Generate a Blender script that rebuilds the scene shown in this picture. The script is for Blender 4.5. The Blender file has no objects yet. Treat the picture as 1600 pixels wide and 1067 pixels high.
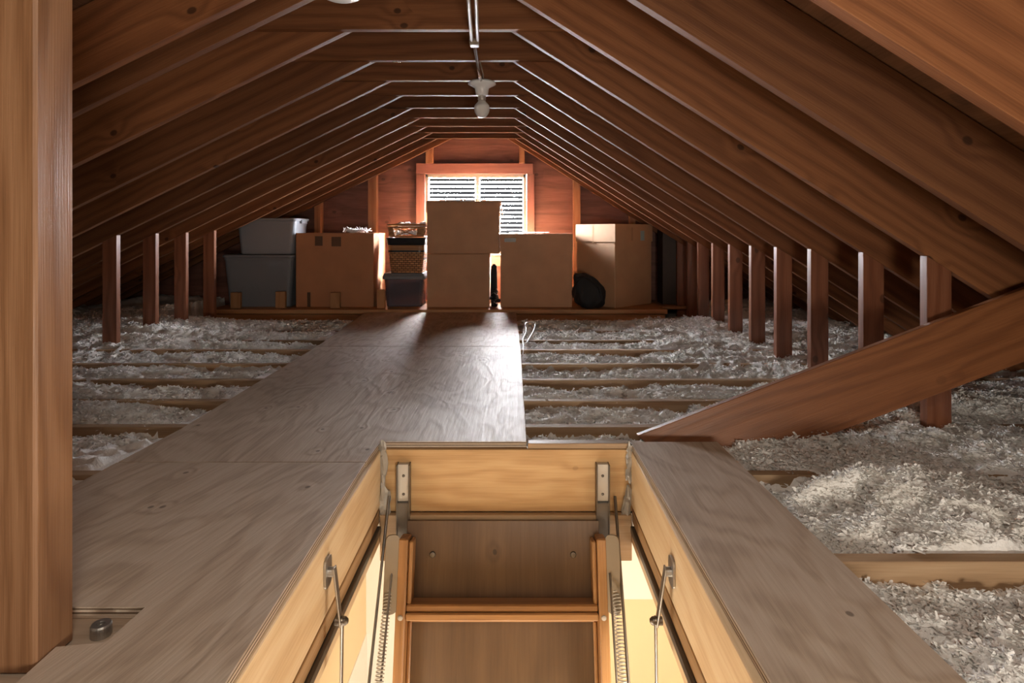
import bpy, bmesh, math, random
import numpy as np
from mathutils import Vector, Matrix, Euler

random.seed(7)
rng = np.random.default_rng(7)
C = bpy.context.scene.collection
SC = bpy.context.scene

# ------------------------------------------------------------------ camera, world, lights, exposure
F = 967.0            # focal length in pixels of the 1600 px frame
VX, VY = 806.0, 362.0
EYE = 0.70           # eye height above the walkway (z = 0)
cam_d = bpy.data.cameras.new('camera')
cam_d.sensor_width = 36.0
cam_d.lens = F / 1600 * 36
cam_d.shift_x = -(VX - 800) / 1600
cam_d.shift_y = (VY - 533.5) / 1600
cam_d.clip_start = 0.02
cam = bpy.data.objects.new('camera', cam_d)
cam.location = (0, 0, EYE)
cam.rotation_euler = (math.pi / 2, 0, 0)
C.objects.link(cam)
SC.camera = cam

W = bpy.data.worlds.new('sky'); SC.world = W; W.use_nodes = True
bg = W.node_tree.nodes['Background']
bg.inputs['Color'].default_value = (0.97, 0.97, 1.0, 1)
bg.inputs['Strength'].default_value = 210.0

def area(name, loc, rot, sx, sy, power, col, portal=False, spread=None):
    d = bpy.data.lights.new(name, 'AREA')
    d.shape = 'RECTANGLE'; d.size = sx; d.size_y = sy; d.energy = power; d.color = col
    if portal: d.cycles.is_portal = True
    if spread: d.spread = spread
    o = bpy.data.objects.new(name, d); o.location = loc; o.rotation_euler = rot
    C.objects.link(o); return o

# daylight through the far gable window, added fill lights behind the viewer, the hall lamp and added fills below
area('far_window_sky', (-0.40, 6.30, 0.87), (math.radians(-90), 0, 0), 1.06, 0.84, 1, (1, 1, 1), portal=True)
area('front_fill', (0.45, -1.0, 0.22), (math.radians(105), 0, 0), 0.5, 0.35, 15, (1.0, 0.90, 0.76))  # added low fill without a fixture, brightens rafter faces and undersides
area('front_fill', (0.05, -0.10, 1.40), (math.radians(25), 0, 0), 0.35, 0.35, 5.3, (1.0, 0.90, 0.76))  # added fill from above for the near floor, no fixture
area('hall_lamp', (0.95, 1.3, -0.42), (0, 0, 0), 0.35, 0.35, 20, (1.0, 0.90, 0.76))
area('hall_up_fill', (-0.03, 1.30, -2.1), (math.radians(180), 0, 0), 0.9, 0.9, 20, (1.0, 0.88, 0.72))  # added upward fill near the hall floor, shines through the hatch onto the rafters
for sx_ in (-0.70, 1.05):
    area('hall_side_fill', (sx_, 1.15, -1.15), (0, math.radians(-90 if sx_ < 0 else 90), 0), 0.25, 0.25, 4.2, (1.0, 0.93, 0.82))  # added pair of unseen fills that brighten the hatch side boards

SC.view_settings.view_transform = 'Standard'
SC.view_settings.look = 'None'
SC.view_settings.gamma = 1.0
SC.view_settings.use_curve_mapping = False
SC.view_settings.exposure = 1.28
SC.cycles.max_bounces = 10
SC.cycles.diffuse_bounces = 6
SC.cycles.glossy_bounces = 3
SC.cycles.transmission_bounces = 6
SC.cycles.sample_clamp_indirect = 6.0
SC.cycles.use_denoising = True
SC.cycles.caustics_reflective = False
SC.cycles.caustics_refractive = False

# ------------------------------------------------------------------ geometry from the photograph's measures
def dist(y, h):
    """distance of something at height h (relative to the eye) seen at row y"""
    return F * h / (VY - y)
def P(x, y, Z):
    return Vector(((x - VX) * Z / F, Z, EYE + (VY - y) * Z / F))

TIE = 1.554                      # underside of the collar ties
SL, SR = 0.49, 0.633             # pitch of the left and the right roof slope
XL, XR = -0.735, 0.0             # where the rafters meet the tie underside
YT = [2.24, 2.65, 3.12, 3.53, 3.91, 4.30, 4.67, 5.04, 5.36, 5.70]   # truss distances
WALL = 6.2
def zl(x): return TIE + SL * (x - XL)
def zr(x): return TIE - SR * (x - XR)
RIDX = -0.327
JY = [1.349, 1.83, 2.28, 2.63, 3.00, 3.36, 3.76, 4.09, 4.47, 4.85]

# ------------------------------------------------------------------ object helpers
def tag(o, label, cat, group=None, kind=None):
    o['label'] = label; o['category'] = cat
    if group: o['group'] = group
    if kind: o['kind'] = kind
    return o
def thing(name, label, cat, loc=(0, 0, 0), rot=(0, 0, 0), group=None):
    o = bpy.data.objects.new(name, None); o.location = loc; o.rotation_euler = rot
    o.empty_display_size = 0.05
    C.objects.link(o); return tag(o, label, cat, group)
def obj(name, bm, m, parent=None, smooth=False, loc=None, rot=None):
    bmesh.ops.recalc_face_normals(bm, faces=bm.faces)
    me = bpy.data.meshes.new(name); bm.to_mesh(me); bm.free()
    if isinstance(m, (list, tuple)):
        for x in m: me.materials.append(x)
    else: me.materials.append(m)
    if smooth:
        for p in me.polygons: p.use_smooth = True
    o = bpy.data.objects.new(name, me); C.objects.link(o)
    if parent: o.parent = parent
    if loc is not None: o.location = loc
    if rot is not None: o.rotation_euler = rot
    return o
def NB(): return bmesh.new()
def box(bm, x0, x1, y0, y1, z0, z1, bev=0.0, mi=0, M=None):
    vs = [bm.verts.new((x, y, z)) for x in (x0, x1) for y in (y0, y1) for z in (z0, z1)]
    fs = [bm.faces.new([vs[i] for i in q]) for q in ((0,1,3,2),(4,6,7,5),(0,4,5,1),(2,3,7,6),(0,2,6,4),(1,5,7,3))]
    for f in fs: f.material_index = mi
    if bev > 0:
        es = list({e for f in fs for e in f.edges})
        r = bmesh.ops.bevel(bm, geom=es, offset=bev, segments=1, affect='EDGES')
        allv = list({v for f in r['faces'] for v in f.verts} | {v for v in vs if v.is_valid})
    else: allv = vs
    if M is not None:
        bmesh.ops.transform(bm, matrix=M, verts=[v for v in allv if v.is_valid])
    return bm
def boxo(name, x0, x1, y0, y1, z0, z1, m, parent=None, bev=0.002, grain='x'):
    """box object whose local X runs along the grain"""
    c = Vector(((x0+x1)/2, (y0+y1)/2, (z0+z1)/2))
    dx, dy, dz = (x1-x0)/2, (y1-y0)/2, (z1-z0)/2
    if grain == 'x': s = (dx, dy, dz); rot = (0, 0, 0)
    elif grain == 'y': s = (dy, dx, dz); rot = (0, 0, math.pi/2)
    else: s = (dz, dy, dx); rot = (0, -math.pi/2, 0)
    bm = NB(); box(bm, -s[0], s[0], -s[1], s[1], -s[2], s[2], bev)
    return obj(name, bm, m, parent, loc=c, rot=rot)
def prism(name, pts, y0, y1, m, parent=None, along=None, bev=0.0015):
    """polygon in the X-Z plane extruded in Y; local X along 'along' (a 2D direction)"""
    cx = sum(p[0] for p in pts)/len(pts); cz = sum(p[1] for p in pts)/len(pts)
    a = math.atan2(along[1], along[0]) if along else 0
    ca, sa = math.cos(a), math.sin(a)
    bm = NB(); t = (y1-y0)/2
    loc2 = [((p[0]-cx)*ca + (p[1]-cz)*sa, -(p[0]-cx)*sa + (p[1]-cz)*ca) for p in pts]
    A = [bm.verts.new((x, -t, z)) for x, z in loc2]; B = [bm.verts.new((x, t, z)) for x, z in loc2]
    bm.faces.new(A); bm.faces.new(B[::-1]); n = len(A)
    for i in range(n): bm.faces.new([A[i], B[i], B[(i+1) % n], A[(i+1) % n]])
    if bev: bmesh.ops.bevel(bm, geom=list(bm.edges), offset=bev, segments=1, affect='EDGES')
    return obj(name, bm, m, parent, loc=(cx, (y0+y1)/2, cz), rot=(0, -a, 0))
def slab(name, pts, z0, z1, m, parent=None, grain=0.0, bev=0.0015, holes=None):
    """polygon in plan (X,Y) extruded in Z, grain turned by an angle"""
    cx = sum(p[0] for p in pts)/len(pts); cy = sum(p[1] for p in pts)/len(pts)
    ca, sa = math.cos(grain), math.sin(grain)
    bm = NB()
    l2 = [((p[0]-cx)*ca + (p[1]-cy)*sa, -(p[0]-cx)*sa + (p[1]-cy)*ca) for p in pts]
    t = (z1-z0)/2
    A = [bm.verts.new((x, y, -t)) for x, y in l2]; B = [bm.verts.new((x, y, t)) for x, y in l2]
    bm.faces.new(A[::-1]); bm.faces.new(B); n = len(A)
    for i in range(n): bm.faces.new([A[i], A[(i+1) % n], B[(i+1) % n], B[i]])
    if bev: bmesh.ops.bevel(bm, geom=list(bm.edges), offset=bev, segments=1, affect='EDGES')
    return obj(name, bm, m, parent, loc=(cx, cy, (z0+z1)/2), rot=(0, 0, grain))
def tube(bm, pts, r, n=8, cap=True, mi=0):
    rings = []; pts = [Vector(p) for p in pts]
    up = Vector((0.31, 0.17, 0.93)).normalized()
    for i, p in enumerate(pts):
        d = (pts[min(i+1, len(pts)-1)] - pts[max(i-1, 0)]).normalized()
        a = d.cross(up)
        if a.length < 1e-3: a = d.cross(Vector((1, 0, 0)))
        a.normalize(); b = d.cross(a)
        rr = r[i] if isinstance(r, (list, tuple)) else r
        rings.append([bm.verts.new(p + (a*math.cos(2*math.pi*k/n) + b*math.sin(2*math.pi*k/n))*rr) for k in range(n)])
    for i in range(len(rings)-1):
        for k in range(n):
            f = bm.faces.new([rings[i][k], rings[i][(k+1) % n], rings[i+1][(k+1) % n], rings[i+1][k]]); f.material_index = mi
    if cap:
        bm.faces.new(rings[0][::-1]).material_index = mi; bm.faces.new(rings[-1]).material_index = mi
    return bm
def lathe(bm, prof, c=(0, 0, 0), n=28, axis='z', mi=0):
    c = Vector(c); rings = []
    for r, h in prof:
        ring = []
        for k in range(n):
            a = 2*math.pi*k/n; u, v = r*math.cos(a), r*math.sin(a)
            q = {'z': Vector((u, v, h)), 'y': Vector((u, h, v)), 'x': Vector((h, u, v))}[axis]
            ring.append(bm.verts.new(c + q))
        rings.append(ring)
    for i in range(len(rings)-1):
        for k in range(n):
            bm.faces.new([rings[i][k], rings[i][(k+1) % n], rings[i+1][(k+1) % n], rings[i+1][k]]).material_index = mi
    if prof[0][0] > 1e-4: bm.faces.new(rings[0][::-1]).material_index = mi
    if prof[-1][0] > 1e-4: bm.faces.new(rings[-1]).material_index = mi
    bmesh.ops.remove_doubles(bm, verts=[v for r in (rings[0], rings[-1]) for v in r], dist=1e-5)
    return bm
def rr_ring(hw, hd, r, n=5):
    out = []
    for (sx, sy, a0) in ((1, 1, 0), (-1, 1, 90), (-1, -1, 180), (1, -1, 270)):
        for k in range(n+1):
            a = math.radians(a0 + 90*k/n)
            out.append((sx*(hw-r) + r*math.cos(a), sy*(hd-r) + r*math.sin(a)))
    return out
def loft(bm, levels, cap0=True, cap1=True, mi=0):
    """levels: (z, half width, half depth, corner radius)"""
    rings = []
    for z, hw, hd, r in levels:
        rings.append([bm.verts.new((x, y, z)) for x, y in rr_ring(hw, hd, r)])
    n = len(rings[0])
    for i in range(len(rings)-1):
        for k in range(n):
            bm.faces.new([rings[i][k], rings[i][(k+1) % n], rings[i+1][(k+1) % n], rings[i+1][k]]).material_index = mi
    if cap0: bm.faces.new(rings[0][::-1]).material_index = mi
    if cap1: bm.faces.new(rings[-1]).material_index = mi
    return bm
def crumple(bm, c, r, seed, squash=0.5, amp=0.35, sub=2):
    rs = random.Random(seed)
    res = bmesh.ops.create_icosphere(bm, subdivisions=sub, radius=1.0)
    for v in res['verts']:
        d = v.co.normalized(); k = 1 + rs.uniform(-amp, amp)
        v.co = Vector(c) + Vector((d.x*r[0], d.y*r[1], d.z*r[2]))*k
    return bm

# ------------------------------------------------------------------ materials
def nodes(name):
    m = bpy.data.materials.new(name); m.use_nodes = True
    nt = m.node_tree; b = nt.nodes['Principled BSDF']
    return m, nt, b
def lk(nt, a, b): nt.links.new(a, b)
def plain(name, col, rough=0.6, metal=0.0, spec=0.5, bump=0.0, bscale=200, var=0.0):
    m, nt, b = nodes(name)
    b.inputs['Base Color'].default_value = (*col, 1); b.inputs['Roughness'].default_value = rough
    b.inputs['Metallic'].default_value = metal; b.inputs['Specular IOR Level'].default_value = spec
    tc = nt.nodes.new('ShaderNodeTexCoord')
    n = nt.nodes.new('ShaderNodeTexNoise'); n.inputs['Scale'].default_value = bscale; n.inputs['Detail'].default_value = 4
    lk(nt, tc.outputs['Object'], n.inputs['Vector'])
    if bump:
        bp = nt.nodes.new('ShaderNodeBump'); bp.inputs['Strength'].default_value = bump; bp.inputs['Distance'].default_value = 0.002
        lk(nt, n.outputs['Fac'], bp.inputs['Height']); lk(nt, bp.outputs['Normal'], b.inputs['Normal'])
    if var:
        n2 = nt.nodes.new('ShaderNodeTexNoise'); n2.inputs['Scale'].default_value = 6; n2.inputs['Detail'].default_value = 5
        lk(nt, tc.outputs['Object'], n2.inputs['Vector'])
        r = nt.nodes.new('ShaderNodeValToRGB')
        r.color_ramp.elements[0].position = 0.3; r.color_ramp.elements[1].position = 0.7
        r.color_ramp.elements[0].color = (*[c*(1-var) for c in col], 1)
        r.color_ramp.elements[1].color = (*[min(1, c*(1+var*.6)) for c in col], 1)
        lk(nt, n2.outputs['Fac'], r.inputs['Fac']); lk(nt, r.outputs['Color'], b.inputs['Base Color'])
    return m
def math_n(nt, op, a, b=None, clamp=False):
    n = nt.nodes.new('ShaderNodeMath'); n.operation = op; n.use_clamp = clamp
    for i, v in enumerate((a, b)):
        if v is None: continue
        if isinstance(v, (int, float)): n.inputs[i].default_value = v
        else: lk(nt, v, n.inputs[i])
    return n.outputs[0]
def wood(name, dark, mid, light, rough=0.55, ring=60.0, wob=0.05, fine=260.0, knots=1.0, knot_size=0.16, bump=0.25, coat=0.0,
         ply=False, tonevar=0.25, kscale=(4.0, 5.5), kax='Z', kon=0.78, spec=0.5):
    """sawn timber, grain along local X; one knotty board per object (random offset)"""
    m, nt, b = nodes(name); N = nt.nodes.new
    tc = N('ShaderNodeTexCoord'); oi = N('ShaderNodeObjectInfo')
    off = N('ShaderNodeVectorMath'); off.operation = 'MULTIPLY_ADD'
    cv = N('ShaderNodeCombineXYZ'); 
    for i in range(3): lk(nt, oi.outputs['Random'], cv.inputs[i])
    lk(nt, cv.outputs[0], off.inputs[0]); off.inputs[1].default_value = (37, 23, 51); lk(nt, tc.outputs['Object'], off.inputs[2])
    V = off.outputs[0]
    def mp(s):
        q = N('ShaderNodeMapping'); q.inputs['Scale'].default_value = s; lk(nt, V, q.inputs['Vector']); return q.outputs[0]
    def noise(s, det=4, rgh=0.55, dis=0.0):
        q = N('ShaderNodeTexNoise'); q.inputs['Scale'].default_value = 1.0; q.inputs['Detail'].default_value = det
        q.inputs['Roughness'].default_value = rgh; q.inputs['Distortion'].default_value = dis
        lk(nt, mp(s), q.inputs['Vector']); return q.outputs['Fac']
    # knots
    vo = N('ShaderNodeTexVoronoi'); vo.voronoi_dimensions = '2D'; vo.inputs['Scale'].default_value = 1.0
    ks = N('ShaderNodeSeparateXYZ'); lk(nt, V, ks.inputs[0]); kc = N('ShaderNodeCombineXYZ')
    wz_ = math_n(nt, 'MULTIPLY', noise((14, 14, 14), 2), 0.05)
    lk(nt, math_n(nt, 'ADD', math_n(nt, 'MULTIPLY', ks.outputs['X'], kscale[0]), wz_), kc.inputs[0]); lk(nt, math_n(nt, 'MULTIPLY', ks.outputs[kax], kscale[1]), kc.inputs[1])
    lk(nt, kc.outputs[0], vo.inputs['Vector'])
    kd = vo.outputs['Distance']
    sel = N('ShaderNodeSeparateColor'); lk(nt, vo.outputs['Color'], sel.inputs[0])
    on = math_n(nt, 'GREATER_THAN', sel.outputs[0], kon)
    near = N('ShaderNodeMapRange'); near.interpolation_type = 'SMOOTHSTEP'
    lk(nt, kd, near.inputs['Value']); near.inputs['From Min'].default_value = knot_size*3.2; near.inputs['From Max'].default_value = 0.0
    push = math_n(nt, 'MULTIPLY', math_n(nt, 'MULTIPLY', near.outputs[0], on), 1.2*knots)
    core = N('ShaderNodeMapRange'); core.interpolation_type = 'SMOOTHSTEP'
    lk(nt, kd, core.inputs['Value']); core.inputs['From Min'].default_value = knot_size*0.62; core.inputs['From Max'].default_value = knot_size*0.35
    core_f = math_n(nt, 'MULTIPLY', math_n(nt, 'MULTIPLY', core.outputs[0], on), knots, True)
    # growth rings: sawn through a wandering coordinate
    sp = N('ShaderNodeSeparateXYZ'); lk(nt, V, sp.inputs[0])
    w = noise((0.9, 5.0, 5.0) if not ply else (1.6, 4.2, 4.2), 3, 0.5, 0.4)
    yz = math_n(nt, 'ADD', math_n(nt, 'MULTIPLY', sp.outputs['Y'], ring*(0.8 if not ply else 0.22)), math_n(nt, 'MULTIPLY', sp.outputs['Z'], ring))
    ph = math_n(nt, 'ADD', yz, math_n(nt, 'MULTIPLY', w, ring*wob*6))
    ph = math_n(nt, 'ADD', ph, math_n(nt, 'MULTIPLY', push, 5.0))
    rings = math_n(nt, 'MULTIPLY', math_n(nt, 'ADD', math_n(nt, 'SINE', ph), 1.0), 0.5)
    rings = math_n(nt, 'POWER', rings, 1.6)
    fg = noise((6.0, fine, fine), 3, 0.6)
    tone = noise((0.7, 3.0, 3.0), 3)
    f = math_n(nt, 'ADD', math_n(nt, 'MULTIPLY', rings, 0.22), math_n(nt, 'MULTIPLY', fg, 0.50))
    f = math_n(nt, 'ADD', f, math_n(nt, 'MULTIPLY', tone, 0.30))
    f = math_n(nt, 'SUBTRACT', f, 0.02, True)
    cr = N('ShaderNodeValToRGB'); e = cr.color_ramp.elements
    e[0].position = 0.15; e[0].color = (*light, 1); e[1].position = 0.85; e[1].color = (*dark, 1)
    q = e.new(0.5); q.color = (*mid, 1)
    lk(nt, f, cr.inputs['Fac'])
    hv = N('ShaderNodeHueSaturation')
    lk(nt, math_n(nt, 'ADD', math_n(nt, 'MULTIPLY', oi.outputs['Random'], tonevar*2), 1-tonevar), hv.inputs['Value'])
    lk(nt, cr.outputs['Color'], hv.inputs['Color'])
    mx = N('ShaderNodeMix'); mx.data_type = 'RGBA'
    lk(nt, math_n(nt, 'MULTIPLY', core_f, 0.8), mx.inputs[0]); lk(nt, hv.outputs[0], mx.inputs[6])
    mx.inputs[7].default_value = (*[c*0.32 for c in dark], 1)
    col = mx.outputs[2]
    if ply:   # veneer layers on the cut edges
        geo = N('ShaderNodeNewGeometry'); sn = N('ShaderNodeSeparateXYZ'); 
        vt = N('ShaderNodeVectorTransform'); vt.vector_type = 'NORMAL'; vt.convert_from = 'WORLD'; vt.convert_to = 'OBJECT'
        lk(nt, geo.outputs['Normal'], vt.inputs[0]); lk(nt, vt.outputs[0], sn.inputs[0])
        side = math_n(nt, 'LESS_THAN', math_n(nt, 'ABSOLUTE', sn.outputs['Z']), 0.5)
        so = N('ShaderNodeSeparateXYZ'); lk(nt, tc.outputs['Object'], so.inputs[0])
        lay = math_n(nt, 'GREATER_THAN', math_n(nt, 'SINE', math_n(nt, 'MULTIPLY', so.outputs['Z'], 2*math.pi/0.0075)), 0.0)
        c2 = N('ShaderNodeMix'); c2.data_type = 'RGBA'; lk(nt, lay, c2.inputs[0])
        c2.inputs[6].default_value = (*[c*0.55 for c in dark], 1); c2.inputs[7].default_value = (*light, 1)
        m3 = N('ShaderNodeMix'); m3.data_type = 'RGBA'; lk(nt, side, m3.inputs[0]); lk(nt, col, m3.inputs[6]); lk(nt, c2.outputs[2], m3.inputs[7])
        col = m3.outputs[2]
    lk(nt, col, b.inputs['Base Color'])
    b.inputs['Specular IOR Level'].default_value = spec
    rn = N('ShaderNodeMapRange'); lk(nt, fg, rn.inputs['Value'])
    rn.inputs['To Min'].default_value = rough-0.12; rn.inputs['To Max'].default_value = rough+0.12
    lk(nt, rn.outputs[0], b.inputs['Roughness'])
    if coat: b.inputs['Coat Weight'].default_value = coat; b.inputs['Coat Roughness'].default_value = 0.3
    bp = N('ShaderNodeBump'); bp.inputs['Strength'].default_value = bump; bp.inputs['Distance'].default_value = 0.003
    lk(nt, math_n(nt, 'ADD', math_n(nt, 'MULTIPLY', rings, 0.6), fg), bp.inputs['Height']); lk(nt, bp.outputs['Normal'], b.inputs['Normal'])
    return m

M = {}
M['rafter'] = wood('aged_fir', (0.082, 0.029, 0.011), (0.162, 0.060, 0.022), (0.25, 0.102, 0.040), rough=0.62, ring=110, wob=0.03, knots=1.0, knot_size=0.13, fine=300, spec=0.25)
M['post'] = wood('old_red_fir', (0.10, 0.032, 0.014), (0.19, 0.066, 0.030), (0.28, 0.115, 0.058), rough=0.36, ring=110, wob=0.03, knots=0.8, fine=300, tonevar=0.12)
M['brace'] = wood('reddish_fir', (0.12, 0.038, 0.012), (0.21, 0.074, 0.024), (0.30, 0.115, 0.042), rough=0.45, ring=120, wob=0.05, knots=0.3, fine=320, tonevar=0.02)
M['front_post'] = wood('foreground_fir', (0.13, 0.055, 0.022), (0.25, 0.120, 0.055), (0.37, 0.20, 0.105), rough=0.45, ring=150, wob=0.035, knots=1.0, knot_size=0.13, fine=340, tonevar=0.02, kscale=(3, 6))
M['joist'] = wood('joist_pine', (0.24, 0.145, 0.075), (0.37, 0.24, 0.135), (0.48, 0.34, 0.21), rough=0.7, ring=120, wob=0.04, knots=0.4, fine=250)
M['ply'] = wood('walkway_plywood', (0.30, 0.215, 0.15), (0.48, 0.37, 0.275), (0.60, 0.50, 0.40), spec=0.35, rough=0.55, ring=60, wob=0.14, fine=110, knots=0.9, knot_size=0.075, bump=0.4, ply=True, kscale=(4.4, 5.6), kax='Y', kon=0.74, tonevar=0.05)
M['sheath'] = wood('wall_plywood', (0.10, 0.037, 0.026), (0.17, 0.068, 0.046), (0.25, 0.106, 0.073), rough=0.6, ring=40, wob=0.10, knots=0.7, fine=60, tonevar=0.1)
M['roofdeck'] = wood('roof_deck', (0.07, 0.027, 0.010), (0.11, 0.044, 0.016), (0.16, 0.066, 0.026), rough=0.7, ring=40, wob=0.05, knots=0.5, fine=120)
M['stud'] = wood('stud_fir', (0.28, 0.10, 0.04), (0.42, 0.18, 0.08), (0.52, 0.27, 0.13), rough=0.55, ring=90, knots=0.5)
M['wintrim'] = wood('window_trim_fir', (0.18, 0.068, 0.052), (0.27, 0.110, 0.083), (0.35, 0.15, 0.115), rough=0.5, ring=60, knots=0.1, fine=150, tonevar=0.08)
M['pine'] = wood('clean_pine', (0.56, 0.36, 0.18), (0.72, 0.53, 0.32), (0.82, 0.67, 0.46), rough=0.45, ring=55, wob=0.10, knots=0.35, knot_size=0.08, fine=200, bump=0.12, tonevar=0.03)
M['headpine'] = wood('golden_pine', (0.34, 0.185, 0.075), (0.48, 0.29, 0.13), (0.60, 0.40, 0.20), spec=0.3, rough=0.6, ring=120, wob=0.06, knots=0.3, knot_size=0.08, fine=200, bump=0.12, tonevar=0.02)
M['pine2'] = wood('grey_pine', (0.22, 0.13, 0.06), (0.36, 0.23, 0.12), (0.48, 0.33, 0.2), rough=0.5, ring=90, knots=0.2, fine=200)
M['ladder'] = wood('varnished_fir', (0.20, 0.090, 0.03), (0.34, 0.165, 0.060), (0.46, 0.25, 0.10), rough=0.38, ring=160, wob=0.02, knots=0.0, fine=300, tonevar=0.05)
M['luan'] = wood('hatch_plywood', (0.070, 0.037, 0.017), (0.110, 0.060, 0.029), (0.155, 0.09, 0.045), rough=0.42, ring=26, wob=0.10, knots=0.9, knot_size=0.07, fine=110, bump=0.1, tonevar=0.05, kscale=(4, 5), kon=0.75)
M['edge'] = wood('platform_board', (0.30, 0.14, 0.05), (0.42, 0.215, 0.09), (0.52, 0.30, 0.14), rough=0.6, ring=80, knots=0.3)
M['steel'] = plain('galvanised_steel', (0.60, 0.57, 0.52), 0.42, 0.5, bump=0.15, bscale=90, var=0.2)
M['steel2'] = plain('arm_steel', (0.40, 0.38, 0.35), 0.35, 0.8, var=0.2)
M['dsteel'] = plain('dark_steel', (0.16, 0.14, 0.12), 0.40, 0.8, bump=0.2, bscale=120, var=0.3)
M['taupe'] = plain('taupe_steel', (0.27, 0.215, 0.15), 0.5, 0.0, var=0.1)
M['chrome'] = plain('bright_conduit', (0.7, 0.7, 0.72), 0.22, 1.0)
M['porcelain'] = plain('porcelain', (0.86, 0.87, 0.88), 0.25)
M['grey'] = plain('grey_plastic', (0.17, 0.19, 0.215), 0.42, bump=0.1, bscale=300)
M['grey2'] = plain('light_grey_plastic', (0.25, 0.275, 0.31), 0.40, bump=0.1, bscale=300)
M['black'] = plain('black_plastic', (0.012, 0.013, 0.016), 0.35)
M['bag'] = plain('black_fabric', (0.009, 0.010, 0.012), 0.75, bump=0.3, bscale=40)
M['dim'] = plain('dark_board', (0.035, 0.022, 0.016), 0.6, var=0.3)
M['tape'] = plain('brown_tape', (0.10, 0.055, 0.03), 0.3)
M['cleartape'] = plain('clear_tape', (0.42, 0.27, 0.17), 0.12)
M['paper'] = plain('white_paper', (0.8, 0.8, 0.82), 0.6, bump=0.3, bscale=60)
M['label'] = plain('pale_label', (0.30, 0.42, 0.45), 0.4)
M['hall'] = plain('hall_wall_yellow', (0.74, 0.60, 0.38), 0.7)
M['hallw'] = plain('hall_wall_white', (0.80, 0.78, 0.73), 0.6)
M['vinyl'] = plain('white_vinyl', (0.62, 0.63, 0.62), 0.4)
M['cream'] = plain('aluminium_frame', (0.62, 0.55, 0.44), 0.35, 0.2)
M['mastic'] = plain('grey_mastic', (0.33, 0.30, 0.26), 0.3, bump=0.4, bscale=80, var=0.3)
def card(name, col):
    return plain(name, col, 0.72, bump=0.10, bscale=60, var=0.10)
M['card'] = card('cardboard', (0.50, 0.29, 0.165))
M['card2'] = card('old_cardboard', (0.42, 0.20, 0.095))
M['card3'] = card('brown_cardboard', (0.47, 0.29, 0.165))

# wicker
m, nt, b = nodes('wicker'); 
tc = nt.nodes.new('ShaderNodeTexCoord'); mpn = nt.nodes.new('ShaderNodeMapping'); mpn.inputs['Rotation'].default_value = (math.pi/2, 0, 0)
lk(nt, tc.outputs['Object'], mpn.inputs['Vector'])
br = nt.nodes.new('ShaderNodeTexBrick'); br.inputs['Scale'].default_value = 13
br.inputs['Color1'].default_value = (0.60, 0.31, 0.13, 1); br.inputs['Color2'].default_value = (0.42, 0.20, 0.08, 1); br.inputs['Mortar'].default_value = (0.05, 0.02, 0.01, 1)
br.inputs['Mortar Size'].default_value = 0.045; br.inputs['Mortar Smooth'].default_value = 0.8
lk(nt, mpn.outputs[0], br.inputs['Vector']); lk(nt, br.outputs['Color'], b.inputs['Base Color']); b.inputs['Roughness'].default_value = 0.5
bp = nt.nodes.new('ShaderNodeBump'); bp.invert = True; bp.inputs['Strength'].default_value = 0.8; bp.inputs['Distance'].default_value = 0.01
lk(nt, br.outputs['Fac'], bp.inputs['Height']); lk(nt, bp.outputs['Normal'], b.inputs['Normal'])
M['wicker'] = m
# smoky clear plastic tote
m, nt, b = nodes('smoky_plastic'); b.inputs['Base Color'].default_value = (0.10, 0.10, 0.13, 1); b.inputs['Roughness'].default_value = 0.2
b.inputs['Alpha'].default_value = 0.80
M['smoky'] = m
m, nt, b = nodes('bulb_glass'); b.inputs['Base Color'].default_value = (0.86, 0.84, 0.80, 1); b.inputs['Roughness'].default_value = 0.12
b.inputs['Alpha'].default_value = 0.72
M['bulb'] = m
m, nt, b = nodes('louvre_slat'); b.inputs['Base Color'].default_value = (0.0045, 0.0049, 0.0052, 1); b.inputs['Roughness'].default_value = 0.7; b.inputs['Specular IOR Level'].default_value = 0.0
M['slat'] = m
# insulation
m, nt, b = nodes('loose_wool')
tc = nt.nodes.new('ShaderNodeTexCoord'); n1 = nt.nodes.new('ShaderNodeTexNoise'); n1.inputs['Scale'].default_value = 9; n1.inputs['Detail'].default_value = 6
lk(nt, tc.outputs['Object'], n1.inputs['Vector'])
cr = nt.nodes.new('ShaderNodeValToRGB'); cr.color_ramp.elements[0].position = 0.3; cr.color_ramp.elements[1].position = 0.65
cr.color_ramp.elements[0].color = (0.86, 0.84, 0.80, 1); cr.color_ramp.elements[1].color = (0.93, 0.925, 0.91, 1)
lk(nt, n1.outputs['Fac'], cr.inputs['Fac']); lk(nt, cr.outputs['Color'], b.inputs['Base Color'])
b.inputs['Roughness'].default_value = 0.75; b.inputs['Specular IOR Level'].default_value = 0.3
n2 = nt.nodes.new('ShaderNodeTexNoise'); n2.inputs['Scale'].default_value = 110; n2.inputs['Detail'].default_value = 5
lk(nt, tc.outputs['Object'], n2.inputs['Vector'])
bp = nt.nodes.new('ShaderNodeBump'); bp.inputs['Strength'].default_value = 0.5; bp.inputs['Distance'].default_value = 0.006
lk(nt, n2.outputs['Fac'], bp.inputs['Height']); lk(nt, bp.outputs['Normal'], b.inputs['Normal'])
M['wool'] = m
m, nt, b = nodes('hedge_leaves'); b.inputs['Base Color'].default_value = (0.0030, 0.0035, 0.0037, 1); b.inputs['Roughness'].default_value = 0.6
M['hedge'] = m

def structure(o): o['kind'] = 'structure'; return o

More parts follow.
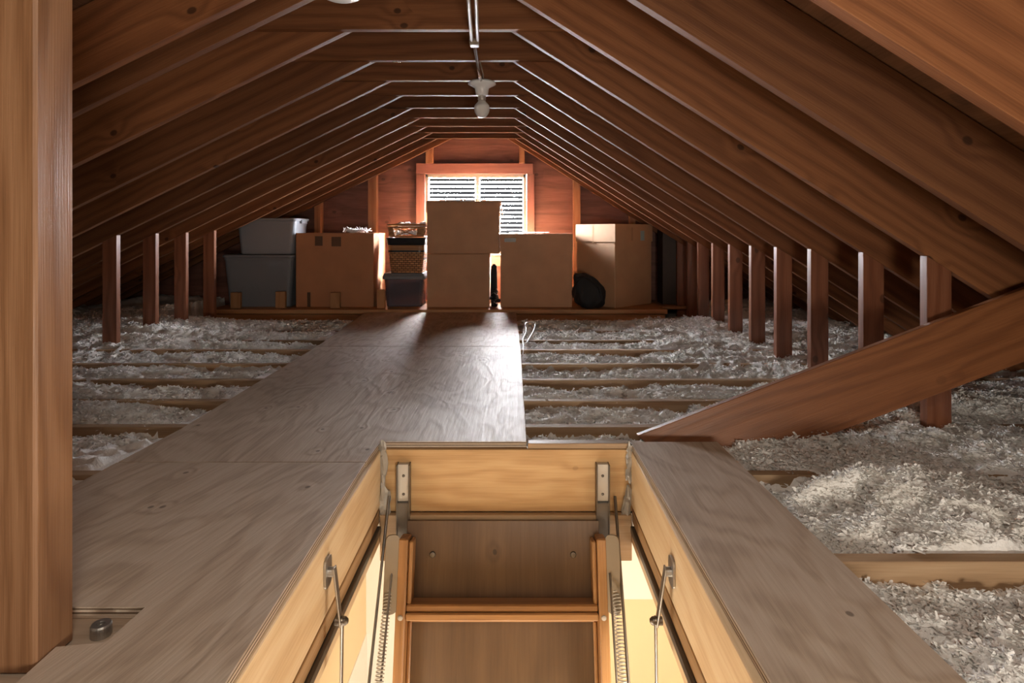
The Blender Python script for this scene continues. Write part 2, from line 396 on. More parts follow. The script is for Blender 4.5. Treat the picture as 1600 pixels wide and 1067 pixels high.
# ------------------------------------------------------------------ shell: roof, gables, floor slab
RV_L, RV_R = 0.220/math.cos(math.atan(SL)), 0.220/math.cos(math.atan(SR))
Y0, Y1 = -2.0, WALL
EL, ER = -5.35, 3.35           # where the slopes meet the floor
def roof_deck():
    bm = NB()
    top_l = lambda x: zl(x) + RV_L + 0.004
    top_r = lambda x: zr(x) + RV_R + 0.004
    # ridge where the two decks meet
    xr_ = (TIE + RV_R - TIE - RV_L + SL*XL) / (SL + SR)
    a = [(EL, top_l(EL)), (xr_, top_l(xr_)), (ER, top_r(ER))]
    up = 0.03
    ring = a + [(x, z+up) for x, z in a[::-1]]
    A = [bm.verts.new((x, Y0-0.3, z)) for x, z in ring]; B = [bm.verts.new((x, Y1+0.45, z)) for x, z in ring]
    n = len(ring)
    for i in range(n): bm.faces.new([A[i], B[i], B[(i+1) % n], A[(i+1) % n]])
    bm.faces.new([A[0], A[1], A[4], A[5]]); bm.faces.new([A[1], A[2], A[3], A[4]])
    bm.faces.new([B[0], B[1], B[4], B[5]]); bm.faces.new([B[1], B[2], B[3], B[4]])
    return bm
# roof boards run along the depth; keep grain along the object's X by turning it
bm = roof_deck(); bmesh.ops.rotate(bm, verts=bm.verts, cent=(0, 0, 0), matrix=Matrix.Rotation(-math.pi/2, 3, 'Z'))
structure(obj('ceiling', bm, M['roofdeck'], rot=(0, 0, math.pi/2)))

def gable(name, y0, y1, hole):
    hx0, hx1, hz0, hz1 = hole
    xr_ = (RV_R - RV_L + SL*XL) / (SL + SR)
    apex = zl(xr_) + RV_L
    zb = -0.30
    def roofz(x): return (zl(x)+RV_L) if x < xr_ else (zr(x)+RV_R)
    xs = [EL, hx0, hx1, ER] if not (hx0 < xr_ < hx1) else [EL, hx0, xr_, hx1, ER]
    bm = NB()
    def quad(pts):
        A = [bm.verts.new((x, y0, z)) for x, z in pts]; B = [bm.verts.new((x, y1, z)) for x, z in pts]
        bm.faces.new(A); bm.faces.new(B[::-1]); n = len(A)
        for i in range(n): bm.faces.new([A[i], B[i], B[(i+1) % n], A[(i+1) % n]])
    quad([(EL, zb), (hx0, zb), (hx0, roofz(hx0)), (EL, max(zb+.01, roofz(EL)))])
    quad([(hx1, zb), (ER, zb), (ER, max(zb+.01, roofz(ER))), (hx1, roofz(hx1))])
    quad([(hx0, zb), (hx1, zb), (hx1, hz0), (hx0, hz0)])
    quad([(hx0, hz1), (hx1, hz1), (hx1, roofz(hx1))] + ([(xr_, apex)] if hx0 < xr_ < hx1 else []) + [(hx0, roofz(hx0))])
    return structure(obj(name, bm, M['sheath']))
wx0, wx1 = P(664, 0, WALL).x, P(823, 0, WALL).x
wz1, wz0 = P(0, 272, WALL).z, P(0, 398, WALL).z
gable('wall_back', WALL, WALL+0.03, (wx0, wx1, wz0, wz1))
bm = NB(); rx_ = (RV_R-RV_L+SL*XL)/(SL+SR)
gp = [(EL, -0.30), (ER, -0.30), (ER, zr(ER)+RV_R), (rx_, zl(rx_)+RV_L), (EL, zl(EL)+RV_L)]
structure(prism('wall_front', gp, -2.04, -2.0, M['sheath'], along=(1, 0), bev=0))

# drywall slab under the insulation with the hatch hole
HX0, HX1, HY0, HY1 = -0.48, 0.415, 0.55, 2.09
bm = NB()
for x0, x1, y0, y1 in ((EL, HX0, -2, WALL), (HX1, ER, -2, WALL), (HX0, HX1, HY1, WALL), (HX0, HX1, -2, HY0)):
    box(bm, x0, x1, y0, y1, EYE-1.0, EYE-0.95)
structure(obj('floor', bm, M['hallw']))

# room below, seen through the open hatch
def hallbox(name, x0, x1, y0, y1, z0, z1, m): 
    bm = NB(); box(bm, x0, x1, y0, y1, z0, z1); return structure(obj(name, bm, m))
zc = EYE-1.0
hallbox('floor.001', -0.85, 2.0, -1.2, 3.3, -2.80, -2.74, M['pine2'])
hallbox('wall_hall_left', -0.84, -0.774, -1.2, 3.2, EYE-2.075, zc, M['hall'])
hallbox('wall_hall_left.001', -0.84, -0.770, -1.2, 3.2, -2.74, EYE-2.075, M['hallw'])
hallbox('wall_hall_far', -0.84, 0.35, 3.2, 3.26, -2.74, zc, M['hallw'])
hallbox('wall_hall_far.001', 0.35, 2.0, 3.2, 3.26, EYE-1.90, zc, M['hallw'])
hallbox('wall_hall_far.002', 0.35, 2.0, 3.2, 3.26, -2.74, EYE-1.90, M['hall'])
hallbox('wall_hall_right', 2.0, 2.06, -1.2, 3.26, -2.74, zc, M['hall'])
hallbox('wall_hall_near', -0.84, 2.06, -1.26, -1.2, -2.74, zc, M['hall'])

# ------------------------------------------------------------------ far window
win = bpy.data.objects.new('window_1', None); C.objects.link(win); win['kind'] = 'structure'
win.location = ((wx0+wx1)/2, WALL, wz0)
def wpart(name, bm, m): 
    o = obj(name, bm, m); o.parent = win; o.matrix_parent_inverse = Matrix.Translation(-Vector(win.location)); return o
bm = NB(); t = 0.035; g = 0.002
for x0, x1, z0, z1 in ((wx0+g, wx0+t, wz0+g, wz1-g), (wx1-t, wx1-g, wz0+g, wz1-g), (wx0+g, wx1-g, wz1-t, wz1-g), (wx0+g, wx1-g, wz0+g, wz0+t)):
    box(bm, x0, x1, WALL-0.012, WALL+0.06, z0, z1, 0.003)
wpart('window_frame', bm, M['cream'])
bm = NB(); mxp = P(746, 0, WALL).x
box(bm, mxp-0.022, mxp+0.022, WALL+0.005, WALL+0.06, wz0+t, wz1-t, 0.004)
nz = 17; pitch = (wz1-wz0-2*t)/nz
for i in range(nz): lathe(bm, [(0.001, -0.012), (0.02, -0.01), (0.024, 0.0)], (mxp, WALL+0.0, wz0+t+pitch*(i+.5)), 12, 'y')
wpart('mullion', bm, M['vinyl'])
for x0, x1 in ((wx0+t+.004, mxp-.026), (mxp+.026, wx1-t-.004)):
    bm = NB()
    for i in range(nz):
        z = wz0+t+pitch*(i+.5)
        box(bm, x0, x1, -0.002, 0.002, -pitch*.50, pitch*.50, 0, M=Matrix.Translation((0, WALL+0.035, z)) @ Matrix.Rotation(math.radians(-52), 4, 'X'))
    wpart('louvre_panel', bm, M['slat'])
# trim boards round the window, in the studs' plane
TY0, TY1 = WALL-0.045, WALL-0.002
def tp(x0, x1, y0, y1, nm, grain, m=None, Z=WALL-0.045, ya=TY0, yb=TY1):
    a, b_ = P(x0, y1, Z), P(x1, y0, Z)
    return structure(boxo(nm, a.x, b_.x, ya, yb, a.z, b_.z, m or M['wintrim'], grain=grain))
tp(650, 833, 255, 271.5, 'trim_1', 'x')
tp(650, 664, 272, 402, 'trim_2', 'z'); tp(823, 835, 272, 402, 'trim_3', 'z')
tp(640, 845, 402, 416, 'trim_4', 'x')

# wall studs (things nailed to the gable)
ZS = WALL-0.09
def roofbot(x): return (zl(x) if x < XL else (zr(x) if x > XR else TIE+0.15))
stud_spec = [(575, 588, 'next left of the window', 1), (491, 501, 'leftmost, behind the big brown box', 1),
             (896, 907, 'next right of the window', 1), (984, 993, 'rightmost, behind the cornered box', 1)]
for x0, x1, lab, _ in stud_spec:
    a, b_ = P(x0, 0, ZS).x, P(x1, 0, ZS).x
    za, zb = roofbot(a)+.16, roofbot(b_)+.16
    o = prism('wall_stud', [(a, -0.05), (b_, -0.05), (b_, zb), (a, za)], ZS, WALL-0.002, M['stud'], along=(0, 1))
    tag(o, 'tan vertical stud on the far gable, ' + lab, 'wall stud', 'far gable wall studs')
for x0, x1, lab in ((665, 676, 'short cripple stud above the left end of the window header'), (811, 820, 'short cripple stud above the right end of the window header')):
    a, b_ = P(x0, 255, ZS), P(x1, 222, ZS)
    o = boxo('wall_stud', a.x, b_.x, ZS, WALL-0.002, P(0, 254.5, ZS).z, TIE+0.12, M['stud'], grain='z')
    tag(o, lab, 'wall stud', 'far gable wall studs')

# ------------------------------------------------------------------ outside: hedge against the sky
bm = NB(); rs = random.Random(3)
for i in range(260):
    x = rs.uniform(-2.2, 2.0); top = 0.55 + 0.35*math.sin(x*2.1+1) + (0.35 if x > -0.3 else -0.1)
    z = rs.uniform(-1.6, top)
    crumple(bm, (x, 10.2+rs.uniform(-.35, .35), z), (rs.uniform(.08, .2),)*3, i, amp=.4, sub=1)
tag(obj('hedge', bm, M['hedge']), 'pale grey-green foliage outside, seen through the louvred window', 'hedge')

# ------------------------------------------------------------------ rafters, collar ties, ridge
def rafter(side, y, label, xstop):
    t = 0.038
    if side == 'L':
        xa, xb = RIDX-0.012, xstop
        pts = [(xa, zl(xa)), (xb, zl(xb)), (xb, zl(xb)+RV_L), (xa, zl(xa)+RV_L)]; al = (1, SL)
    else:
        xa, xb = RIDX+0.024, xstop
        pts = [(xa, zr(xa)), (xb, zr(xb)), (xb, zr(xb)+RV_R), (xa, zr(xa)+RV_R)]; al = (1, -SR)
    o = prism('roof_rafter', pts, y, y+t, M['rafter'], along=al)
    return tag(o, label, 'rafter', 'rafters of the left slope' if side == 'L' else 'rafters of the right slope')
ordn = ['first', 'second', 'third', 'fourth', 'fifth', 'sixth', 'seventh', 'eighth', 'ninth', 'tenth', 'eleventh', 'twelfth']
LY = [2.06] + YT + [6.02]
RY = [1.23, 1.717] + YT + [6.02]
def seq(k, n, side, ex):
    base = 'brown %s-slope rafter, ' % side
    if k == 0: return base + ex
    if k == n-1: return base + 'the farthest, against the gable wall'
    if k < n/2: return base + '%s from the camera in its row' % ordn[k]
    return base + '%s from the gable wall in its row' % ordn[n-1-k]
EVL, EVR = -4.55, 2.85
protoL = protoR = None
for k, y in enumerate(LY):
    lab = seq(k, len(LY), 'left', 'nearest, crossing the top left corner of the photo')
    if protoL is None: protoL = rafter('L', y, lab, EVL); base_y = y
    else:
        c = protoL.copy(); C.objects.link(c); c.location.y += y-base_y; c['label'] = lab
for k, y in enumerate(RY):
    lab = seq(k, len(RY), 'right', 'nearest, wide face filling the top right corner of the photo')
    if protoR is None: protoR = rafter('R', y, lab, EVR); base_r = y
    else:
        c = protoR.copy(); C.objects.link(c); c.location.y += y-base_r; c['label'] = lab
tie_ys = YT
protoT = None
for k, y in enumerate(tie_ys):
    xa, xb = -1.10, 0.26
    lab = 'horizontal collar tie between the slopes, ' + ('cut off by the top edge of the photo' if k == 0 else 'the farthest, just before the gable wall' if k == len(tie_ys)-1
          else '%s below the top edge of the photo' % ordn[k-1] if k < 5 else '%s from the gable wall' % ordn[len(tie_ys)-1-k])
    if protoT is None:
        z1 = TIE+0.184
        pts = [(xa, zl(xa)+.02), (XL, TIE), (XR, TIE), (xb, zr(xb)+.02)]
        # the tie is a straight board with its ends clipped to the roof
        xl_t = XL - 0.435; xr_t = XR + 0.30
        pts = [(xl_t, TIE), (xr_t, TIE), (xr_t-0.055, TIE+0.184*.0+min(0.184, zr(xr_t)+RV_R-TIE-.01)), ]
        zl_top = zl(xl_t)+RV_L-TIE; zr_top = zr(xr_t)+RV_R-TIE
        pts = [(xl_t, TIE), (xr_t, TIE), (xr_t, TIE+max(.012, zr_top-.004)), (XR+0.05, TIE+0.182), (XL-0.03, TIE+0.182), (xl_t, TIE+max(.012, zl_top-.004))]
        o = prism('collar_tie', pts, y-0.039, y-0.001, M['rafter'], along=(1, 0)); protoT = o
        tag(o, lab, 'collar tie', 'collar ties'); base_t = y
    else:
        c = protoT.copy(); C.objects.link(c); c.location.y += y-base_t; c['label'] = lab
o = boxo('ridge_board', RIDX-0.010, RIDX+0.022, 0.9, WALL-.01, TIE+0.19, TIE+0.41, M['rafter'], grain='y')
tag(o, 'ridge board running along the peak above the collar ties', 'ridge board')

# ------------------------------------------------------------------ knee posts
def knee(x0, x1, y, zbot, zf, label, group):
    pts = [(x0, zbot), (x1, zbot), (x1, zf(x1)-.001), (x0, zf(x0)-.001)]
    o = prism('knee_post', pts, y-0.006, y+0.036, M['post'], along=(0, 1), bev=0.002)
    return tag(o, label, 'post', group)
for k, y in enumerate(YT):
    lab = {0: 'nearest right knee post, standing in the insulation behind the leaning brace', 1: 'second right knee post, its foot hidden by the leaning brace',
           2: 'third right knee post, its foot just above the leaning brace'}.get(k, 'brown right-hand knee post, %s from the nearest in its row' % ordn[k])
    if k == len(YT)-1: lab = 'dark right-hand knee post farthest back, beside the dark carton'
    knee(1.485, 1.574, y, EYE-0.90, zr, lab, 'right-hand knee posts')
for k, y in enumerate(YT):
    if k < 4: continue
    x1 = {4: -2.52, 5: -2.50, 6: -2.487, 7: -2.455}.get(k, -2.45)
    lab = {4: 'leftmost knee post, beside the big foreground post', 5: 'second knee post from the left', 6: 'third knee post from the left',
           7: 'fourth knee post from the left, in shadow beside the grey totes'}.get(k, 'dark left knee post behind the grey totes, %s from the gable wall' % ordn[len(YT)-1-k])
    if k > 7: continue
    knee(x1-0.089, x1, y, EYE-0.90, zl, lab, 'left-hand knee posts')

# ------------------------------------------------------------------ floor joists
def joist(x0, x1, y, label):
    o = boxo('floor_joist', x0, x1, y, y+0.038, -0.205, -0.02, M['joist'], grain='x')
    return tag(o, label, 'joist', 'floor joists in the insulation')
for k, y in enumerate(JY):
    if y < 2.09:
        if k == 1: joist(-4.6, -0.485, y, 'pine floor joist left of the hatch, nearest one showing by the foreground post')
        joist(0.42, 3.0, y, 'pine floor joist right of the hatch, %s' % ('nearest, thick and bare beside the floor strip' if k == 0 else 'second from the nearest, under the insulation mound'))
    else:
        joist(-4.6, 3.0, y, 'long pine floor joist across the attic, %s beyond the hatch' % ordn[k-2])

# ------------------------------------------------------------------ plywood walkway and hatch surround
TH = 0.0195
o = slab('plywood_sheet', [(-1.31, 5.42), (-1.215, 3.783), (0.028, 3.783), (0.0, 5.42)], -TH, 0, M['ply'], grain=math.pi/2)
tag(o, 'far plywood walkway sheet ending at the storage platform', 'plywood sheet', 'plywood walkway')
o = slab('plywood_sheet', [(-1.215, 3.777), (-1.19, 2.2), (-1.21, 1.883), (-0.457, 1.883), (-0.452, 2.064), (0.036, 2.064), (0.028, 3.777)], -TH, 0, M['ply'], grain=math.pi/2)
tag(o, 'middle plywood walkway sheet reaching the head of the hatch', 'plywood sheet', 'plywood walkway')
o = slab('plywood_sheet', [(-1.212, 1.879), (-1.25, 1.155), (-0.69, 1.155), (-0.698, 1.055), (-0.777, 1.045), (-0.777, 0.3), (-0.445, 0.3), (-0.457, 1.879)], -TH, 0, M['ply'], grain=math.pi/2-.25)
tag(o, 'nearest plywood sheet left of the hatch, notched round the foreground post', 'plywood sheet', 'plywood walkway')
o = slab('plywood_strip', [(0.405, 0.3), (0.71, 0.3), (0.70, 1.0), (0.672, 2.064), (0.382, 2.064)], -TH, 0, M['ply'], grain=math.pi/2)
tag(o, 'narrow plywood strip right of the hatch', 'plywood strip')
o = slab('wood_strip', [(0.04, 2.050), (0.378, 2.050), (0.378, 2.086), (0.04, 2.086)], -TH, -0.001, M['pine2'])
tag(o, 'thin wood strip on the head of the hatch, beside the walkway corner', 'wood strip')
o = slab('subfloor_board', [(-1.4, 0.3), (-0.49, 0.3), (-0.49, 1.30), (-1.4, 1.30)], -0.058, -0.0205, M['ply'], grain=0.0)
tag(o, 'grey rough lower board in the floor notch under the foreground post', 'board')
# bolt in the notch
bm = NB(); c = P(158, 998, 1.105)
lathe(bm, [(0.017, 0), (0.017, 0.018), (0.0155, 0.021), (0.007, 0.021), (0.0065, 0.016), (0.001, 0.016)], (0, 0, 0), 24)
tag(obj('bolt', bm, M['steel2'], loc=(c.x, 1.105, -0.020)), 'round grey steel bolt head on the floor beside the foreground post', 'bolt')

# foreground post
o = boxo('support_post', -0.905, -0.779, 1.004, 1.092, -0.020, zl(-0.84)-0.02, M['front_post'], grain='z', bev=0.005)
tag(o, 'big brown support post at the left edge, closest to the camera', 'post')

# leaning brace
ZB = 2.115
bp_ = [P(1000, 687, ZB), P(1630, 448, ZB), P(1690, 535, ZB), P(1150, 738, ZB), P(1060, 738, ZB)]
o = prism('brace_board', [(p.x, p.z) for p in bp_], ZB, ZB+0.042, M['brace'], along=(1, 0.372), bev=0.002)
o.rotation_euler = Euler((0, -math.atan2(0.372, 1), 0)); 
Rm = Matrix.Rotation(math.atan2(0.372, 1), 4, Vector((0, -1, 0))) @ Matrix.Rotation(math.radians(-9), 4, 'X')
o.rotation_euler = Rm.to_euler(); o.location.y += 0.02
tag(o, 'wide reddish board leaning from the hatch corner up to the right rafters', 'brace')

# ------------------------------------------------------------------ hatch frame
hf = thing('ladder_hatch', 'pale pine frame lining the open ladder hatch', 'hatch', (0, 1.3, -0.3))
def hpart(name, o):
    o.name = name; o.parent = hf; o.matrix_parent_inverse = Matrix.Translation(-Vector(hf.location)); return o
IL, IR = -0.445, 0.38
zt = -0.0205
hpart('side_board', boxo('s', IL-0.033, IL, 0.55, 2.045, EYE-0.900, zt, M['pine'], grain='y'))
hpart('side_board', boxo('s', IR, IR+0.033, 0.55, 2.045, EYE-0.900, zt, M['pine'], grain='y'))
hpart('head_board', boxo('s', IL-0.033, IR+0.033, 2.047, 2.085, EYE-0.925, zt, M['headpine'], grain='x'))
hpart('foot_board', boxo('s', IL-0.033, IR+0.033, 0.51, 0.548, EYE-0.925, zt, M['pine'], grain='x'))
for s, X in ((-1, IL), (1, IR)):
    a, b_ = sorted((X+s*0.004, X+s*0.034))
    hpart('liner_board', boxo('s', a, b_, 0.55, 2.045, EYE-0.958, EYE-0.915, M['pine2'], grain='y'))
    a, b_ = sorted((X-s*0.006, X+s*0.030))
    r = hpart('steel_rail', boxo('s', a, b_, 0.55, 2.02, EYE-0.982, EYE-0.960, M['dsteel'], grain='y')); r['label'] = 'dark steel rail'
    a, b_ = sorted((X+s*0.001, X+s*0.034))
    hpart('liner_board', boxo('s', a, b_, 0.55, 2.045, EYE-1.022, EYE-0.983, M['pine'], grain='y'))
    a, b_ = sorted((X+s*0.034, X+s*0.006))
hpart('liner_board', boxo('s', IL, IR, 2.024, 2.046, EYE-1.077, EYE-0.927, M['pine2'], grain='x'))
# torn mastic in the far corners
for nm, X, pts in (('m', IL, [(0.006, -0.015, .010), (0.010, -0.06, .014), (0.008, -0.12, .009), (0.012, -0.18, .018), (0.016, -0.225, .014), (0.010, -0.27, .012), (0.008, -0.31, .008)]),
                   ('m', IR, [(-0.006, -0.02, .010), (-0.007, -0.06, .010), (-0.008, -0.10, .010), (-0.008, -0.17, .012), (-0.016, -0.215, .016), (-0.026, -0.24, .012), (-0.012, -0.28, .012), (-0.008, -0.33, .009)])):
    bm = NB()
    for i, (dx, dz, r) in enumerate(pts): crumple(bm, (X+dx, 2.035, dz), (r, r*.6, r*2.8), i+int(X*100), amp=.45, sub=2)
    o = hpart('torn_sealant', obj('m', bm, M['mastic'])); o['label'] = 'torn grey sealant in the frame corner'

# ------------------------------------------------------------------ folding attic ladder
lad = thing('attic_ladder', 'brown wooden folding attic ladder hanging in the open hatch', 'ladder', (-0.04, 2.0, -0.3))
def lpart(name, o, parent=None):
    o.name = name
    if parent is None:
        o.parent = lad; o.matrix_parent_inverse = Matrix.Translation(-Vector(lad.location))
    else:
        o.parent = parent; o.matrix_parent_inverse = parent.matrix_parent_inverse.copy() if False else (Matrix.Translation(Vector((0,0,0))))
    return o
tl = math.atan(0.25)                       # the ladder leans towards the viewer
LO = Vector((-0.0415, 2.005, EYE-0.936))    # top middle of the ladder's backing panel
# local frame of ladder: x right, y out of the panel (to viewer, up), z up along the panel
LM = Matrix.Translation(LO) @ Matrix.Rotation(-tl, 4, 'X')
def lbox(name, x0, x1, y0, y1, z0, z1, m, bev=0.002, grain='x', parent=None):
    o = boxo(name, x0, x1, -y1, -y0, z0, z1, m, None, bev, grain)
    o.matrix_world = LM @ o.matrix_basis.copy()
    return lpart(name, o, parent)
HWI = 0.293
lbox('upper_panel', -0.310, 0.310, -0.012, 0.0, -0.242, 0.0, M['luan'], 0.001, 'z')
lbox('lower_panel', -0.300, 0.300, -0.006, 0.006, -1.5, -0.262, M['luan'], 0.001, 'z')
for s in (-1, 1):
    a, b_ = sorted((s*HWI, s*(HWI+0.030)))
    lbox('stringer', a, b_, 0.004, 0.080, -1.5, -0.037, M['ladder'], 0.004, 'z')
    a, b_ = sorted((s*(HWI-0.014), s*(HWI-0.001)))
    lbox('stringer_lining', a, b_, 0.006, 0.068, -0.224, -0.046, M['ladder'], 0.004, 'z')
    a, b_ = sorted((s*(HWI-0.012), s*(HWI-0.001)))
    lbox('panel_molding', a, b_, 0.008, 0.024, -1.5, -0.282, M['ladder'], 0.003, 'z')
    a, b_ = sorted((s*(HWI+0.033), s*(HWI+0.043)))
    bm = NB()
    hw, hh = 0.038, 0.11
    ring = [(x, z) for x, z in rr_ring(0.021, hh, 0.016)]
    A = [bm.verts.new((-0.005, x, z)) for x, z in ring]; B = [bm.verts.new((0.005, x, z)) for x, z in ring]; n = len(A)
    bm.faces.new(A); bm.faces.new(B[::-1])
    for i in range(n): bm.faces.new([A[i], B[i], B[(i+1) % n], A[(i+1) % n]])
    o = obj('p', bm, M['taupe']); o.matrix_world = LM @ Matrix.Translation((s*(HWI+0.047), -0.080, -0.135)) @ Matrix.Rotation(s*1.25, 4, 'Z')
    lpart('side_plate', o)['label'] = 'taupe steel side plate'
    # rivet heads
    bm = NB(); lathe(bm, [(0.001, 0.004), (0.006, 0.003), (0.008, 0)], (0, 0, 0), 14)
    o = obj('r', bm, M['steel']); o.matrix_world = LM @ Matrix.Translation((s*(HWI+0.014), -0.081, -0.255)) @ Matrix.Rotation(math.pi/2, 4, 'X')
    lpart('rivet', o)
    bm = NB(); lathe(bm, [(0.001, 0.004), (0.008, 0.003), (0.010, 0)], (0, 0, 0), 14)
    o = obj('r', bm, M['dsteel']); o.matrix_world = LM @ Matrix.Translation((s*0.225, -0.001, -0.10)) @ Matrix.Rotation(math.pi/2, 4, 'X')
    lpart('panel_bolt', o)
for z0, z1, d in ((-0.242, -0.222, 0.074), (-0.265, -0.243, 0.080)):
    lbox('tread', -HWI+0.001, HWI-0.001, 0.002, d, z0, z1, M['ladder'], 0.004, 'x')
lbox('panel_molding', -HWI+0.008, HWI-0.008, 0.008, 0.030, -0.283, -0.269, M['ladder'], 0.003, 'x')
for k in range(4):
    z = -0.56-0.28*k
    lbox('tread', -HWI+0.014, HWI-0.014, 0.004, 0.08, z-.02, z, M['ladder'], 0.004, 'x')
# hinge brackets fixed to the head board
for s, xc in ((-1, P(632, 0, 2.045).x), (1, P(940.5, 0, 2.045).x)):
    bm = NB(); w = 0.020
    box(bm, xc-w, xc+w, 2.028, 2.046, EYE-0.884, EYE-0.762, 0.0015)
    o = lpart('hinge_bracket', obj('h', bm, M['steel'])); o['label'] = 'bright galvanised hinge bracket'
    bm = NB()
    for sx in (-1, 1): box(bm, xc+sx*w-0.002, xc+sx*w+0.002, 2.012, 2.045, EYE-1.0, EYE-0.76, 0.0008)
    lpart('bracket_flange', obj('h', bm, M['dsteel']))
    bm = NB(); box(bm, xc-w, xc+w, 2.016, 2.030, EYE-1.03, EYE-0.884, 0.001)
    o = lpart('hinge_strap', obj('h', bm, M['dsteel'])); o['label'] = 'dark steel hinge strap'
    for zz in (0.05, 0.11):
        bm = NB(); lathe(bm, [(0.001, -0.0035), (0.004, -0.002), (0.005, 0)], (xc, 2.028, EYE-0.77-zz+0.02), 12, 'y')
        lpart('rivet', obj('h', bm, M['dsteel']))
# springs with their carrying bars
def coil(a, b_, R, r, turns):
    bm = NB(); a, b_ = Vector(a), Vector(b_); d = (b_-a); L = d.length; d.normalize()
    u = d.cross(Vector((0, 1, 0))).normalized(); v = d.cross(u)
    n = turns*10; pts = [a + d*(L*i/n) + (u*math.cos(2*math.pi*i/10) + v*math.sin(2*math.pi*i/10))*R for i in range(n+1)]
    return tube(bm, pts, r, 5)
for s, pa, pb, qa, qb in ((-1, (615, 838), (590, 1090), (608, 775), (574, 1090)), (1, (956, 838), (975, 1090), (961, 775), (984, 1090))):
    A, B = P(*pa, 1.985), P(*pb, 1.72)
    o = lpart('coil_spring', obj('c', coil(A, B, 0.0115, 0.0019, 46), M['steel'], smooth=True)); o['label'] = 'long galvanised coil spring'
    bm = NB()
    A, B = P(*qa, 2.02), P(*qb, 1.72); tube(bm, [A, B], 0.0045, 8)
    off = Vector((0.033 if s < 0 else -0.033, 0, 0)); A2 = A.lerp(B, .42)+off; tube(bm, [A2, B+off], 0.0035, 8)
    lpart('spring_bar', obj('c', bm, M['dsteel']))
# side arms
for s, pb, pj, pe in ((-1, (518, 893), (532, 970), (529, 1067)), (1, (1044, 893), (1027, 970), (1031, 1067))):
    X = IL if s < 0 else IR
    Zb = abs((X - s*0.012)*F/(pb[0]-VX))
    B = P(*pb, Zb)
    bm = NB()
    ring = rr_ring(0.024, 0.034, 0.014)
    Av = [bm.verts.new((X - s*0.001, B.y+x, B.z+z)) for x, z in ring]; Bv = [bm.verts.new((X - s*0.006, B.y+x, B.z+z)) for x, z in ring]; n = len(Av)
    bm.faces.new(Av); bm.faces.new(Bv[::-1])
    for i in range(n): bm.faces.new([Av[i], Bv[i], Bv[(i+1) % n], Av[(i+1) % n]])
    lathe(bm, [(0.011, 0), (0.011, 0.012), (0.006, 0.016), (0.001, 0.016)] if s < 0 else [(0.011, 0), (0.011, -0.012), (0.006, -0.016), (0.001, -0.016)], (X-s*0.006, B.y, B.z), 16, 'x')
    br_ = lpart('arm_bracket', obj('a', bm, M['steel2'])); br_['label'] = 'steel arm bracket screwed to the frame'
    Jt = P(*pj, Zb*0.99); Jt.x = X - s*0.035*1.0; Jt = Vector((Jt.x, abs(Jt.x*F/(pj[0]-VX)), 0)); Jt.z = EYE + (VY-pj[1])*Jt.y/F
    st = Vector((X - s*0.020, B.y, B.z))
    def strap(a, b_, w, t):
        d = (b_-a); L = d.length; d.normalize(); sd = Vector((1, 0, 0)); sd = (sd - d*sd.dot(d)).normalized(); wd = d.cross(sd)
        Mx = Matrix((( d.x, wd.x, sd.x, a.x), (d.y, wd.y, sd.y, a.y), (d.z, wd.z, sd.z, a.z), (0, 0, 0, 1)))
        bm = NB(); box(bm, -w, L+w, -w, w, -t, t, 0.001, M=Mx); return bm
    lpart('arm_link', obj('a', strap(st, Jt, 0.011, 0.002), M['steel2']))
    En = Jt + Vector((-s*0.004 if False else s*0.002, -0.012, -0.62))
    lpart('arm_rod', obj('a', strap(Jt + Vector((-s*0.004, 0, 0)), En, 0.009, 0.0022), M['steel2']))
    bm = NB(); lathe(bm, [(0.010, -0.012), (0.010, 0.012), (0.005, 0.018), (0.001, 0.018)] if s < 0 else [(0.010, 0.012), (0.010, -0.012), (0.005, -0.018), (0.001, -0.018)], (Jt.x, Jt.y, Jt.z), 14, 'x')
    lpart('pivot_bolt', obj('a', bm, M['dsteel']))

# ------------------------------------------------------------------ storage platform at the gable
PZ = EYE-0.677
PY = 5.38
o = boxo('platform_board', -2.68, 1.32, PY, WALL-.1, PZ-0.038, PZ, M['edge'], grain='x')
tag(o, 'upper wide board of the storage platform carrying the boxes', 'board')
o = boxo('platform_board', -2.68, 1.30, PY+0.01, PY+0.05, PZ-0.115, PZ-0.044, M['edge'], grain='x')
tag(o, 'lower front board of the storage platform, above the insulation', 'board')
o = boxo('platform_board', 1.325, 1.55, PY+.22, WALL-.1, PZ-0.025, PZ+0.0, M['edge'], grain='x')
tag(o, 'short board end at the right of the storage platform', 'board')

# ------------------------------------------------------------------ stored things
BZ = 5.53     # front faces of the boxes
def px(x, Z=BZ): return (x-VX)*Z/F
def pz(y, Z=BZ): return EYE + (VY-y)*Z/F
G0 = PZ + 0.001
